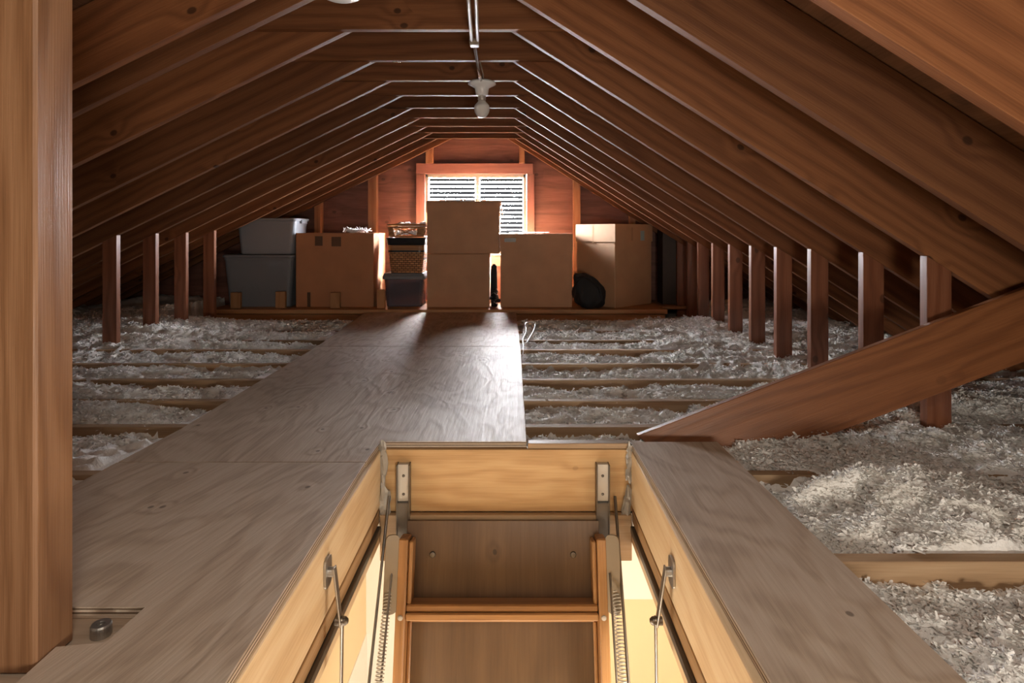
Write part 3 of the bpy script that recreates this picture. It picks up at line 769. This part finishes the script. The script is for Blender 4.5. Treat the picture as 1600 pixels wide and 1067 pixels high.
# lidless totes
def tote(name, label, x0, x1, z0, z1, depth, m, y0=BZ, taper=0.88, band=0.052):
    w = (px(x1)-px(x0))/2; d = depth/2; h = z1-z0
    t = thing(name, label, 'tote', ((px(x0)+px(x1))/2, y0+d, z0), group='grey plastic totes')
    bm = NB(); k = taper; r = .04
    def L(zf, s, add=0): return (zf, (w-.012)*s+add, (d-.012)*s+add, r)
    s_at = lambda zf: k + (1-k)*(zf/h)
    loft(bm, [L(0, k-.02), L(.01, k), L(h-band-.02, s_at(h-band-.02)), L(h-band, s_at(h-band)), L(h-band, s_at(h-band), .006), L(h-.03, 1.0, 0.0)])
    obj('tub', bm, m, t, smooth=False)
    bm = NB(); loft(bm, [(h-.030, w-.006, d-.006, r), (h-.026, w, d, r+.003), (h-.010, w, d, r+.003), (h-.004, w-.006, d-.006, r), (h-.004, w-.03, d-.03, r-.01), (h-.014, w-.036, d-.036, r-.01)])
    obj('lid', bm, m, t)
    for sx in (-1, 1):
        bm = NB(); box(bm, sx*w-.012, sx*w+.012, -.07, .07, h-.05, h-.018, .003); obj('handle', bm, m, t)
    return t
zA = pz(397.5)
tote('storage_tote', 'dark grey plastic tote on the platform, lower of the stacked pair', 345, 459, G0, zA, 0.44, M['grey'])
tote('storage_tote', 'lighter grey plastic tote, upper of the stacked pair', 363, 461, zA+.001, pz(340), 0.38, M['grey2'], y0=BZ+.03, taper=0.90)
# wooden blocks leaning at the front
for x0, x1, y1, lab in ((362, 377, 457, 'tan wooden block in front of the lower tote, left'), (432, 447, 455.5, 'tan wooden block in front of the lower tote, right'),
                        (517, 532, 457, 'tan wooden block in front of the big brown box'), (590, 602, 452, 'tan wooden block left of the smoky tote')):
    o = boxo('wood_block', px(x0, 5.50), px(x1, 5.50), 5.475, 5.515, G0, pz(y1, 5.5), M['edge'], grain='z')
    tag(o, lab, 'block', 'wooden blocks on the platform edge')

def carton(name, label, w, d, h, loc, rz, m, seam=None, top=True, flap_over=0.0):
    t = thing(name, label, 'cardboard box', loc, (0, 0, rz), group='cardboard boxes on the platform')
    bm = NB(); zt_ = seam if seam else h
    box(bm, -w/2, w/2, -d/2, d/2, 0, h-.004, 0.004)
    obj('carton', bm, m, t)
    if seam:
        bm = NB(); e = .006
        ring = [(-w/2-e, -d/2-e), (w/2+e, -d/2-e), (w/2+e, d/2+e), (-w/2-e, d/2+e)]
        lo = [bm.verts.new((x*1.004, y*1.004, seam)) for x, y in ring]; hi = [bm.verts.new((x, y, h)) for x, y in ring]
        for i in range(4): bm.faces.new([lo[i], lo[(i+1) % 4], hi[(i+1) % 4], hi[i]])
        bm.faces.new(hi)
        l = obj('lid', bm, m, t); md = l.modifiers.new('s', 'SOLIDIFY'); md.thickness = .003; md.offset = -1
    else:
        bm = NB(); box(bm, -w/2, w/2, -d/2, -.002, h-.004, h, .0012); obj('flap', bm, m, t)
        bm = NB(); box(bm, -w/2, w/2, .002, d/2, h-.004, h, .0012); obj('flap', bm, m, t)
    return t
def patch(t, name, x0, x1, z0, z1, y, m, lab=None):
    bm = NB(); box(bm, x0, x1, y-.0012, y, z0, z1); o = obj(name, bm, m, t)
    if lab: o['label'] = lab
    return o
# big brown box (right side seen too)
w = px(583)-px(461); h = pz(364)-G0; d = .50
c = carton('cardboard_box', 'big reddish-brown cardboard box beside the grey totes, patches of dark tape', w, d, h, ((px(461)+px(583))/2, BZ+d/2+.02, G0), 0, M['card2'])
for x0, x1, y0, y1 in ((491, 503, 369, 384), (517, 532, 370, 385)):
    patch(c, 'tape_patch', px(x0)-c.location.x, px(x1)-c.location.x, pz(y1)-G0, pz(y0)-G0, -d/2-.0003, M['tape'], 'dark brown tape patch')
patch(c, 'tape_patch', px(479)-c.location.x, px(484)-c.location.x, pz(480)-G0, pz(457)-G0, -d/2-.0003, M['tape'], 'dark brown tape patch')
# shredded paper on top
bm = NB(); rs = random.Random(5)
for i in range(46):
    x = rs.uniform(-.10, .10); tube(bm, [(x, rs.uniform(-.06, .06), .004), (x+rs.uniform(-.03, .03), rs.uniform(-.06, .06), rs.uniform(.02, .055)), (x+rs.uniform(-.05, .05), rs.uniform(-.07, .07), rs.uniform(.004, .03))], .003, 4)
crumple(bm, (0, 0, .02), (.08, .05, .018), 3, amp=.4)
tag(obj('wrapping_scraps', bm, M['paper'], loc=(px(551), BZ+.12, G0+h+.002)), 'crumpled pale wrapping scraps on top of the big brown box', 'paper scraps')

# basket stack
xs = (px(603)+px(662))/2; ww = (px(662)-px(603))/2
z1 = G0; z2 = pz(427.5)
t = thing('storage_tote', 'small smoky translucent tote at the bottom of the basket stack', 'tote', ((px(596)+px(663))/2, BZ+.20, z1))
W2 = (px(663)-px(596))/2; H2 = z2-z1
bm = NB(); loft(bm, [(0, W2*.82, .14, .03), (.01, W2*.84, .145, .03), (H2-.03, W2*.93, .17, .035)], cap1=False); tb = obj('tub', bm, M['smoky'], t)
bm = NB(); loft(bm, [(H2-.055, W2*.94, .175, .03), (H2-.05, W2*1.0, .185, .03), (H2-.028, W2*1.0, .185, .03), (H2, W2*.93, .17, .03)]); l = obj('lid', bm, M['grey'], t)
bm = NB()
for i in range(7): crumple(bm, (-W2*.6+i*W2*.2, rs.uniform(-.06, 0), .13+rs.uniform(-.03, .05)), (.05, .06, .06), i, amp=.15)
tag(obj('folded_cloth', bm, plain('pale_cloth', (.4, .33, .3), .8), smooth=True, loc=(t.location.x, t.location.y, z1+.002)), 'pale bundled cloths showing through the smoky tote', 'cloth')
z3 = pz(383)
t = thing('wicker_basket', 'brown wicker basket with dark rim band on the smoky tote', 'basket', (xs, BZ+.20, z2+.002))
H3 = z3-z2-.004
bm = NB(); loft(bm, [(0, ww*.84, .14, .04), (H3*.75, ww*.95, .165, .045)]); obj('woven_body', bm, M['wicker'], t)
bm = NB(); loft(bm, [(H3*.75, ww*.975, .17, .045), (H3*.82, ww*.975, .17, .045)]); obj('dark_band', bm, M['black'], t)
bm = NB(); loft(bm, [(H3*.82, ww*.96, .168, .045), (H3, ww*.98, .172, .045)]); obj('rim', bm, M['ladder'], t)
z4 = pz(371)
bm = NB(); loft(bm, [(0, ww*.98, .16, .03), (.012, ww*1.0, .165, .03), (z4-z3-.012, ww*1.05, .18, .035), (z4-z3-.002, ww*1.06, .185, .035), (z4-z3-.002, ww*1.01, .175, .03), (.02, ww*.97, .155, .03)])
tag(obj('tray', bm, M['black'], loc=(xs, BZ+.20, z3)), 'black shallow tray between the wicker basket and the open basket', 'tray')
H5 = pz(350)-z4
t = thing('lattice_basket', 'open tan lattice basket on top of the basket stack, filled with paper', 'basket', (xs, BZ+.20, z4+.001))
bm = NB()
def rim(zz, k, r, bm):
    ring = rr_ring(ww*k, .17*k, .06); tube(bm, [(x, y, zz) for x, y in ring]+[(ring[0][0], ring[0][1], zz)], r, 6)
rim(.008, .93, .007, bm); rim(H5-.008, 1.0, .009, bm); rim(H5-.03, .985, .006, bm)
obj('rim', bm, M['ladder'], t)
bm = NB(); ra = rr_ring(ww*.93, .17*.93, .06, 14); rb = rr_ring(ww*.985, .17*.985, .06, 14); n = len(ra)
for i in range(n):
    for j in (2, -2):
        a_, b_ = ra[i], rb[(i+j) % n]; tube(bm, [(a_[0], a_[1], .008), (b_[0], b_[1], H5-.03)], .0035, 4)
obj('lattice', bm, M['ladder'], t)
bm = NB()
for i in range(8): crumple(bm, (xs-.06+i*.03, BZ+.14+rs.uniform(-.04, .04), z4+H5-.015+rs.uniform(-.01, .022)), (.032, .03, .022), i+40, amp=.45)
for i in range(6): crumple(bm, (xs-.13+i*.045, BZ+.09, z4+.045), (.03, .02, .022), i+60, amp=.4)
tag(obj('crumpled_paper', bm, M['paper']), 'crumpled white tissue paper in the open lattice basket', 'paper')

# tower of two boxes
w = px(764)-px(667); h = pz(396.5)-G0
c = carton('cardboard_box', 'plain cardboard box on the platform under the tallest box', w, .44, h, ((px(667)+px(764))/2, BZ+.22, G0), 0, M['card'])
w = px(780)-px(667); h2 = pz(314)-pz(396.5)-.002
ct = carton('cardboard_box', 'plain cardboard box blocking the window, stacked on another box', w, .46, h2, ((px(667)+px(780))/2, BZ+.235, G0+h+.001), 0, M['card'])
bm = NB(); tube(bm, [(-w/2-.002, -.20, h2+.004), (0, -.20, h2+.014), (w/2, -.20, h2+.004)], .004, 6)
Mx = Matrix.Translation((w/2+.008, 0, h2)) @ Matrix.Rotation(math.radians(-8), 4, 'Y')
box(bm, -.003, .003, -.2, .2, -.11, .004, .001, M=Mx)
box(bm, -w/2-.012, -w/2-.006, -.2, .2, h2-.10, h2+.002, .001)
obj('open_flap', bm, M['card'], ct)
# middle right box with skirted lid
w = px(894)-px(782); h = pz(365)-G0
c = carton('cardboard_box', 'cardboard box with a deep lid right of the window-blocking tower', w, .44, h, ((px(782)+px(894))/2, BZ+.22, G0), 0, M['card'], seam=pz(393)-G0)
patch(c, 'smudge_patch', px(788)-c.location.x, px(806)-c.location.x, pz(378)-G0, pz(372)-G0, -.2255, M['tape'], 'dark smudge')
bm = NB(); 
for i in range(9): crumple(bm, (px(800+i*7), BZ+.12, G0+h+.010), (.03, .05, .005), i+80, amp=.3, sub=1)
tag(obj('paper_sheet', bm, M['paper']), 'loose white sheet on the deep-lidded cardboard box', 'paper')
# things between the boxes
bm = NB(); loft(bm, [(0, .024, .07, .02), (.12, .030, .08, .025), (.3, .028, .07, .025), (.36, .024, .05, .02), (.38, .010, .02, .008)])
tag(obj('rolled_mat', bm, M['bag'], smooth=True, loc=(px(771), BZ+.14, G0)), 'dark rounded roll standing in the gap between the cardboard boxes', 'roll')
bm = NB(); rs = random.Random(9)
for i in range(12): crumple(bm, (rs.uniform(-.03, .03), rs.uniform(-.05, .05), .02+.012*i), (.022, .03, .02), i, amp=.5, sub=1)
tag(obj('plastic_bag', bm, M['black'], loc=(px(774), BZ+.05, G0)), 'shiny black plastic scrap on the platform in the gap between boxes', 'plastic bag')
# cornered tall box, turned
Zc = 5.47; cx0 = px(961, Zc)
ang = math.radians(24)
a1 = px(901, 5.78) ; 
wl = .46; wr = .42
h = pz(350)-G0
# corner at (cx0, Zc); left face goes back-left, right face goes back-right
u = Vector((-math.cos(math.radians(42)), math.sin(math.radians(42)))); v = Vector((math.cos(math.radians(48)), math.sin(math.radians(48))))
lw = .49; rw = .60
# solve lengths so that the ends fall where the photo has them
def solve(dirv, xp):
    k = (xp-VX)/F; return (k*Zc - cx0)/(dirv.x - k*dirv.y)
u = Vector((-math.cos(math.radians(48)), math.sin(math.radians(48)))); v = Vector((math.sin(math.radians(48)), math.cos(math.radians(48))))
lw = solve(u, 901); rw = min(.54, solve(v, 1025))
cen = Vector((cx0, Zc)) + u*lw/2 + v*rw/2
c = carton('cardboard_box', 'tall cardboard box turned with a corner forward, rightmost of the boxes', lw, rw, h, (cen.x, cen.y, G0), math.atan2(-u.y, -u.x), M['card3'], seam=pz(378)-G0)
patch(c, 'tape_strip', -.03, -.012, h-.18, h-.01, -rw/2-.006, M['cleartape'], 'shiny clear tape strip')
for q0, q1, m_, lb, z0_, z1_ in ((-.05, -.02, M['cleartape'], 'shiny clear tape strip', h-.15, h-.03), (.09, .15, M['label'], 'small pale blue-green label', h-.15, h-.06)):
    bm = NB(); box(bm, lw/2+.006, lw/2+.0075, q0, q1, z0_, z1_); o = obj('sticker' if 'label' in lb else 'tape_strip', bm, m_, c); o['label'] = lb
# black bag
bm = NB(); rs = random.Random(21)
res = bmesh.ops.create_icosphere(bm, subdivisions=4, radius=1.0)
for v_ in bm.verts:
    d_ = v_.co.copy(); a_ = math.atan2(d_.y, d_.x)
    z_ = d_.z; top = max(0, z_)
    rad = 1 + .10*(z_ < 0)*(-z_) - .52*top**1.1 + .07*math.sin(a_*5+z_*3) + .045*math.sin(a_*9-z_*7)
    v_.co = Vector((-.02*z_, 0, -.0)) + Vector((math.copysign(abs(d_.x)**.8, d_.x)*.140*rad - .035*top, math.copysign(abs(d_.y)**.8, d_.y)*.085*rad, .150 + math.copysign(abs(z_)**.75, z_)*.152*(1+.10*math.sin(a_*3+1))))
    if v_.co.z < .004: v_.co.z = .004
crumple(bm, (-.10, -.02, .27), (.045, .04, .045), 4, amp=.25)
t = obj('duffel_bag', bm, M['bag'], smooth=True, loc=(px(923, 5.38)+.01, 5.62-.22+.10, G0-.002))
t.location = (px(920, 5.5), 5.485, G0-.003)
tag(t, 'slumped black bag on the platform in front of the cornered box', 'bag')
bm = NB(); tube(bm, [(-.11, -.09, .27), (-.05, -.125, .29), (0.0, -.11, .27), (.07, -.13, .20), (.10, -.12, .10)], .006, 6)
obj('strap', bm, M['black'], t)
# dark panel at the right
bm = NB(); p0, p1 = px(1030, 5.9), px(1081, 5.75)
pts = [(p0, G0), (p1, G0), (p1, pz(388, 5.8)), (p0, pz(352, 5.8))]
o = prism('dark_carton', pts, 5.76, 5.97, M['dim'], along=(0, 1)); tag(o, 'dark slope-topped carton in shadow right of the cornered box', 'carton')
patch_bm = NB(); box(patch_bm, px(1060, 5.72), px(1062.5, 5.72), 5.7585, 5.7595, pz(385, 5.72), pz(376, 5.72)); box(patch_bm, px(1064, 5.72), px(1066, 5.72), 5.7585, 5.7595, pz(384, 5.72), pz(376, 5.72))
q = obj('tape_strip', patch_bm, M['cleartape']); q.parent = o; q.matrix_parent_inverse = (Matrix.Translation(o.location) @ o.rotation_euler.to_matrix().to_4x4()).inverted()
q['label'] = 'thin pale tape marks'

# loose white cable by the walkway
bm = NB()
pts = [P(816, 556, 3.5), P(818, 545, 3.6), P(817, 530, 3.8), P(822, 518, 4.0), P(821, 506, 4.15), P(828, 503, 4.2), P(836, 505, 4.2), P(834, 516, 4.0), P(826, 530, 3.8), P(819, 541, 3.65)]
sm = []
for i in range(len(pts)-1):
    p0_, p1_, p2_, p3_ = pts[max(i-1, 0)], pts[i], pts[i+1], pts[min(i+2, len(pts)-1)]
    for k in range(5):
        s_ = k/5; sm.append(0.5*((2*p1_) + (p2_-p0_)*s_ + (2*p0_-5*p1_+4*p2_-p3_)*s_*s_ + (3*p1_-p0_-3*p2_+p3_)*s_**3))
tube(bm, sm, .0045, 6)
tag(obj('loose_cable', bm, M['porcelain'], smooth=True), 'loose white cable loop rising beside the right edge of the walkway', 'cable')

# ------------------------------------------------------------------ lamp, conduit, ceiling disc
LY3 = 3.53; lx = px(753, 3.51)
t = thing('ceiling_lamp', 'white porcelain lamp holder with bare unlit bulb on a collar tie', 'lamp', (lx, LY3-.02, TIE))
bm = NB(); lathe(bm, [(.001, -.001), (.062, -.001), (.078, -.010), (.079, -.018), (.060, -.028), (.040, -.040), (.037, -.058), (.034, -.082), (.020, -.084), (.001, -.084)], (0, 0, 0), 36)
obj('lamp_holder', bm, M['porcelain'], t, smooth=True)
bm = NB(); lathe(bm, [(.022, -.084), (.0235, -.09), (.022, -.096), (.0235, -.102), (.022, -.108), (.020, -.112)], (0, 0, 0), 24); obj('screw_cap', bm, M['steel'], t, smooth=True)
bm = NB(); pr = []
for i in range(17):
    a = i/16
    if a < .35: r_ = .021 + (.043-.021)*(math.sin(a/.35*math.pi/2))**1.6; 
    else: r_ = .0435*math.sqrt(max(0, 1-((a-.45)/.55)**2)) if a > .45 else .0432
    pr.append((max(r_, .0005), -.112 - a*.098))
lathe(bm, pr, (0, 0, 0), 32); bl = obj('bulb', bm, M['bulb'], t, smooth=True)
bm = NB(); tube(bm, [(0, 0, -.113), (0, 0, -.150)], .004, 6); tube(bm, [(-.014, 0, -.165), (0, 0, -.150), (.014, 0, -.165)], .0015, 4); obj('filament_stem', bm, M['dsteel'], bl)
bm = NB(); box(bm, -.05, .05, -.03, .03, -.0008, .014); 
bm.free()
cd = thing('conduit_run', 'shiny metal conduit clipped under the collar ties, leading to the lamp', 'conduit', (-.19, 2.8, TIE-.02))
def cpart(nm, bm, m_): 
    o = obj(nm, bm, m_, smooth=True); o.parent = cd; o.matrix_parent_inverse = Matrix.Translation(-Vector(cd.location)); return o
bm = NB(); tube(bm, [(px(742, 2.80), 2.74, TIE-.010), (lx-.004, 3.40, TIE-.012), (lx, 3.465, TIE-.012)], .0088, 12); cpart('bright_tube', bm, M['chrome'])
bm = NB()
for dx in (-.014, .014): tube(bm, [(px(740, 2.28)+dx, 1.25, TIE-.012), (px(740, 2.28)+dx, 2.20, TIE-.012), (px(742, 2.8)+dx*.9, 2.80, TIE-.012)], .0078, 10)
cpart('twin_tube', bm, M['taupe'])
bm = NB(); box(bm, px(742, 2.8)-.020, px(742, 2.8)+.020, 2.72, 2.80, TIE-.022, TIE-.003, .003); cpart('coupling', bm, M['taupe'])
bm = NB(); tube(bm, [(lx+.012, 3.10, TIE-.002), (lx+.014, 3.20, TIE-.002), (lx+.016, 3.34, TIE-.004), (lx+.010, 3.46, TIE-.006)], .004, 6); cpart('thin_cable', bm, M['taupe'])
# ceiling disc on the nearest tie
t = thing('smoke_alarm', 'round white disc under the nearest collar tie, cut off by the photo top', 'smoke alarm', (px(535.5, 2.2), 2.17, TIE))
bm = NB(); lathe(bm, [(.001, -.0005), (.072, -.0005), (.074, -.012), (.068, -.028), (.050, -.036), (.001, -.036)], (0, 0, 0), 36); obj('housing', bm, M['porcelain'], t, smooth=True)
bm = NB(); lathe(bm, [(.045, -.0362), (.040, -.039), (.001, -.040)], (0, 0, 0), 24); obj('cover_button', bm, M['porcelain'], t, smooth=True)
bm = NB(); bmesh.ops.create_uvsphere(bm, u_segments=16, v_segments=8, radius=1); bmesh.ops.scale(bm, vec=(.022, .012, .003), verts=bm.verts)
tag(obj('nail_plate', bm, M['chrome'], smooth=True, loc=(px(620, 3.10), 3.10, TIE-.003)), 'small oval shiny metal plate under the second visible collar tie', 'metal plate')

# ------------------------------------------------------------------ loose insulation
def vnoise(x, y, s, seed):
    r = np.random.default_rng(seed); g = r.random((256, 256))
    xs_, ys_ = x*s+97.3, y*s+55.1; xi, yi = np.floor(xs_).astype(int), np.floor(ys_).astype(int)
    fx, fy = xs_-xi, ys_-yi; fx = fx*fx*(3-2*fx); fy = fy*fy*(3-2*fy)
    a = g[xi % 256, yi % 256]; b2 = g[(xi+1) % 256, yi % 256]; c2 = g[xi % 256, (yi+1) % 256]; d2 = g[(xi+1) % 256, (yi+1) % 256]
    return (a*(1-fx)+b2*fx)*(1-fy) + (c2*(1-fx)+d2*fx)*fy
JA = np.array(JY)
def surf(x, y):
    z = np.full_like(x, -0.048)
    far = np.clip((y-3.7)/1.2, 0, 1)
    side = np.where(x > 0, np.clip((x-0.55-0.0*y)/0.9, 0, 1), np.clip((-x-1.55)/1.0, 0, 1))
    z = z + 0.035*side + 0.035*far
        # just in front of each joist the wool sags so the joist's face shows; it piles against the back of the joist before
    d = np.min(np.where(JA[None, :] - y.reshape(-1, 1) > -0.0, JA[None, :]-y.reshape(-1, 1), 9), axis=1).reshape(y.shape)
    z = z - 0.026*np.exp(-(d/0.07)**2)*(1-0.8*side)*(1-far)
    bil = lambda n_: 1-np.abs(2*n_-1)
    xw = x + 0.05*(vnoise(x, y, 9, 21)-.5) + 0.02*(vnoise(x, y, 31, 22)-.5); yw = y + 0.05*(vnoise(x, y, 9, 23)-.5) + 0.02*(vnoise(x, y, 31, 24)-.5)
    fine = 0.036*(bil(vnoise(xw, yw, 11, 2))-.5) + 0.020*(bil(vnoise(xw, yw, 23, 3))-.5) + 0.009*(bil(vnoise(xw, yw, 47, 4))-.5) + 0.004*(vnoise(x, y, 90, 5)-.5)
    z = z + 0.070*(vnoise(x, y, 2.6, 1)-0.5)*(.55+.6*side) + fine
    near_j = np.min(np.abs(JA[None, :]+0.019-y.reshape(-1, 1)), axis=1).reshape(y.shape)
    cap = -0.024 + 0.10*np.clip(side*1.15-0.35, 0, 1)*vnoise(x, y, 3.1, 9) + 0.6*np.clip(near_j-0.030, 0, 1)
    z = np.where(near_j < 0.08, np.minimum(z, np.maximum(cap, -0.06)), z)
    lowz = -0.078 + fine*.8
    z = np.where((x > 0) & (y < 1.40), lowz, z)
    # mounds
    z = z + 0.045*np.exp(-(((x-1.02)/.20)**2+((y-1.66)/.12)**2)) + 0.02*np.exp(-(((x-1.45)/.3)**2+((y-1.55)/.15)**2)) + 0.04*np.exp(-(((x-.85)/.12)**2+((y-1.72)/.06)**2))
    z = np.where((y > 4.9) & (x > -2.9) & (x < 1.6), np.minimum(z, -0.02 - 0.11*np.clip((y-4.9)/.4, 0, 1)*.55 + fine*.5), z)
    under = ((x > -1.27) & (x < 0.045) & (y > 2.05) & (y < 5.6)) | ((x > -1.3) & (x < -0.4) & (y < 2.1)) | ((x > 0.35) & (x < 0.73) & (y < 2.09)) | (y > 5.4) & (x > -2.7) & (x < 1.55)
    under2 = ((x > -2.75) & (x < 1.6) & (y > 5.44))
    z = np.where(under, np.minimum(z, -0.035), z)
    z = np.where(under2, np.minimum(z, -0.085), z)
    return z
gx = np.concatenate([np.arange(-4.7, -3.0, 0.03), np.arange(-3.0, 2.4, 0.0105), np.arange(2.4, 3.0, 0.03)]); gy = np.concatenate([np.arange(0.7, 3.2, 0.0095), np.arange(3.2, 6.18, 0.018)])
X, Y = np.meshgrid(gx, gy, indexing='ij'); Z = surf(X, Y)
nx, ny = X.shape
verts = np.stack([X+rng.normal(0, .002, X.shape), Y+rng.normal(0, .002, X.shape), Z], -1).reshape(-1, 3)
ii, jj = np.meshgrid(np.arange(nx-1), np.arange(ny-1), indexing='ij')
cxm = X[:-1, :-1]; cym = Y[:-1, :-1]
keep = ~((cxm > HX0-0.02) & (cxm < HX1+0.0) & (cym < 2.10))
keep &= ~((cxm > -1.41) & (cxm < -0.45) & (cym < 1.32))
ii, jj = ii[keep], jj[keep]
quads = np.stack([ii*ny+jj, (ii+1)*ny+jj, (ii+1)*ny+jj+1, ii*ny+jj+1], -1)
# flakes: small crumpled tufts strewn over the surface
NN, NFAR = 215000, 160000
txn = np.where(rng.random(NN) < .72, rng.uniform(0.68, 2.9, NN), rng.uniform(-2.6, -1.15, NN)); tyn = rng.uniform(0.85, 2.7, NN)
txf = np.where(rng.random(NFAR) < .5, rng.uniform(0.0, 3.0, NFAR), rng.uniform(-4.4, -1.15, NFAR)); tyf = 2.2 + 3.2*rng.random(NFAR)**1.2
tx = np.concatenate([txn, txf]); ty = np.concatenate([tyn, tyf])
ok = ~(((tx > -1.30) & (tx < 0.06) & (ty > 2.0)) | ((tx > -1.43) & (tx < 0.725) & (ty <= 2.12)) | ((ty > 5.34) & (tx > -2.72) & (tx < 1.58)))
ok &= (tx/ty < 1.35) & (tx/ty > -0.86)
tx, ty = tx[ok], ty[ok]; tz = surf(tx.reshape(-1, 1), ty.reshape(-1, 1)).ravel()
dj = np.min(np.abs(JA[None, :]+0.019-ty[:, None]), axis=1)
keep_t = ~((dj < 0.028) & (tz < -0.010) & (rng.random(len(tx)) < 0.95))
tx, ty, tz = tx[keep_t], ty[keep_t], tz[keep_t]; n = len(tx)
gu = np.array([-1, -1, 0, 0, 1, 1.]); gv = np.array([-1, 1, -1, 1, -1, 1.])
iff = np.array([[0, 2, 3], [0, 3, 1], [2, 4, 5], [2, 5, 3]])
size = (0.0035 + 0.0060*rng.random(n)**1.5) * np.clip(0.75+0.17*ty, 1, 1.6)
Ls = size*rng.uniform(.9, 1.9, n); Ws = size*rng.uniform(.35, .8, n)
curl = rng.uniform(.2, 1.1, n)*rng.choice([-1, 1], n); tw = rng.normal(0, .6, n)
jx = rng.uniform(.7, 1.3, (n, 6))
fx = gu[None]*Ls[:, None]*jx; fy = gv[None]*Ws[:, None]*(1-.45*np.abs(gu[None]))*jx
fz = (gu**2)[None]*(curl*Ls)[:, None] + (gu*gv)[None]*(tw*Ws)[:, None]
q = rng.normal(0, 1, (n, 4)); q[:, 0] += 1.1*rng.choice([-1, 1], n); q /= np.linalg.norm(q, axis=1)[:, None]
w0, x0, y0, z0 = q.T
Rt = np.stack([np.stack([1-2*(y0*y0+z0*z0), 2*(x0*y0-z0*w0), 2*(x0*z0+y0*w0)], -1),
               np.stack([2*(x0*y0+z0*w0), 1-2*(x0*x0+z0*z0), 2*(y0*z0-x0*w0)], -1),
               np.stack([2*(x0*z0-y0*w0), 2*(y0*z0+x0*w0), 1-2*(x0*x0+y0*y0)], -1)], 1)
tv = np.einsum('nij,nkj->nki', Rt, np.stack([fx, fy, fz], -1))
tv[..., 2] = np.abs(tv[..., 2])*.55
tv = (tv + np.stack([tx, ty, tz-.001], -1)[:, None, :]).reshape(-1, 3)
tf = (iff[None]+(np.arange(n)*6)[:, None, None]).reshape(-1, 3) + len(verts)
allv = np.concatenate([verts, tv]).astype(np.float32)
me = bpy.data.meshes.new('loose_insulation')
me.vertices.add(len(allv)); me.vertices.foreach_set('co', allv.ravel())
loops = np.concatenate([quads.ravel(), tf.ravel()]).astype(np.int32)
nq, ntri = len(quads), len(tf)
me.loops.add(len(loops)); me.loops.foreach_set('vertex_index', loops)
ls = np.concatenate([np.arange(nq)*4, nq*4+np.arange(ntri)*3]).astype(np.int32)
me.polygons.add(nq+ntri); me.polygons.foreach_set('loop_start', ls)
me.update(calc_edges=True); me.validate()
me.materials.append(M['wool'])
o = bpy.data.objects.new('loose_insulation', me); C.objects.link(o)
tag(o, 'white fluffy loose-fill insulation between the floor joists', 'insulation', kind='stuff')
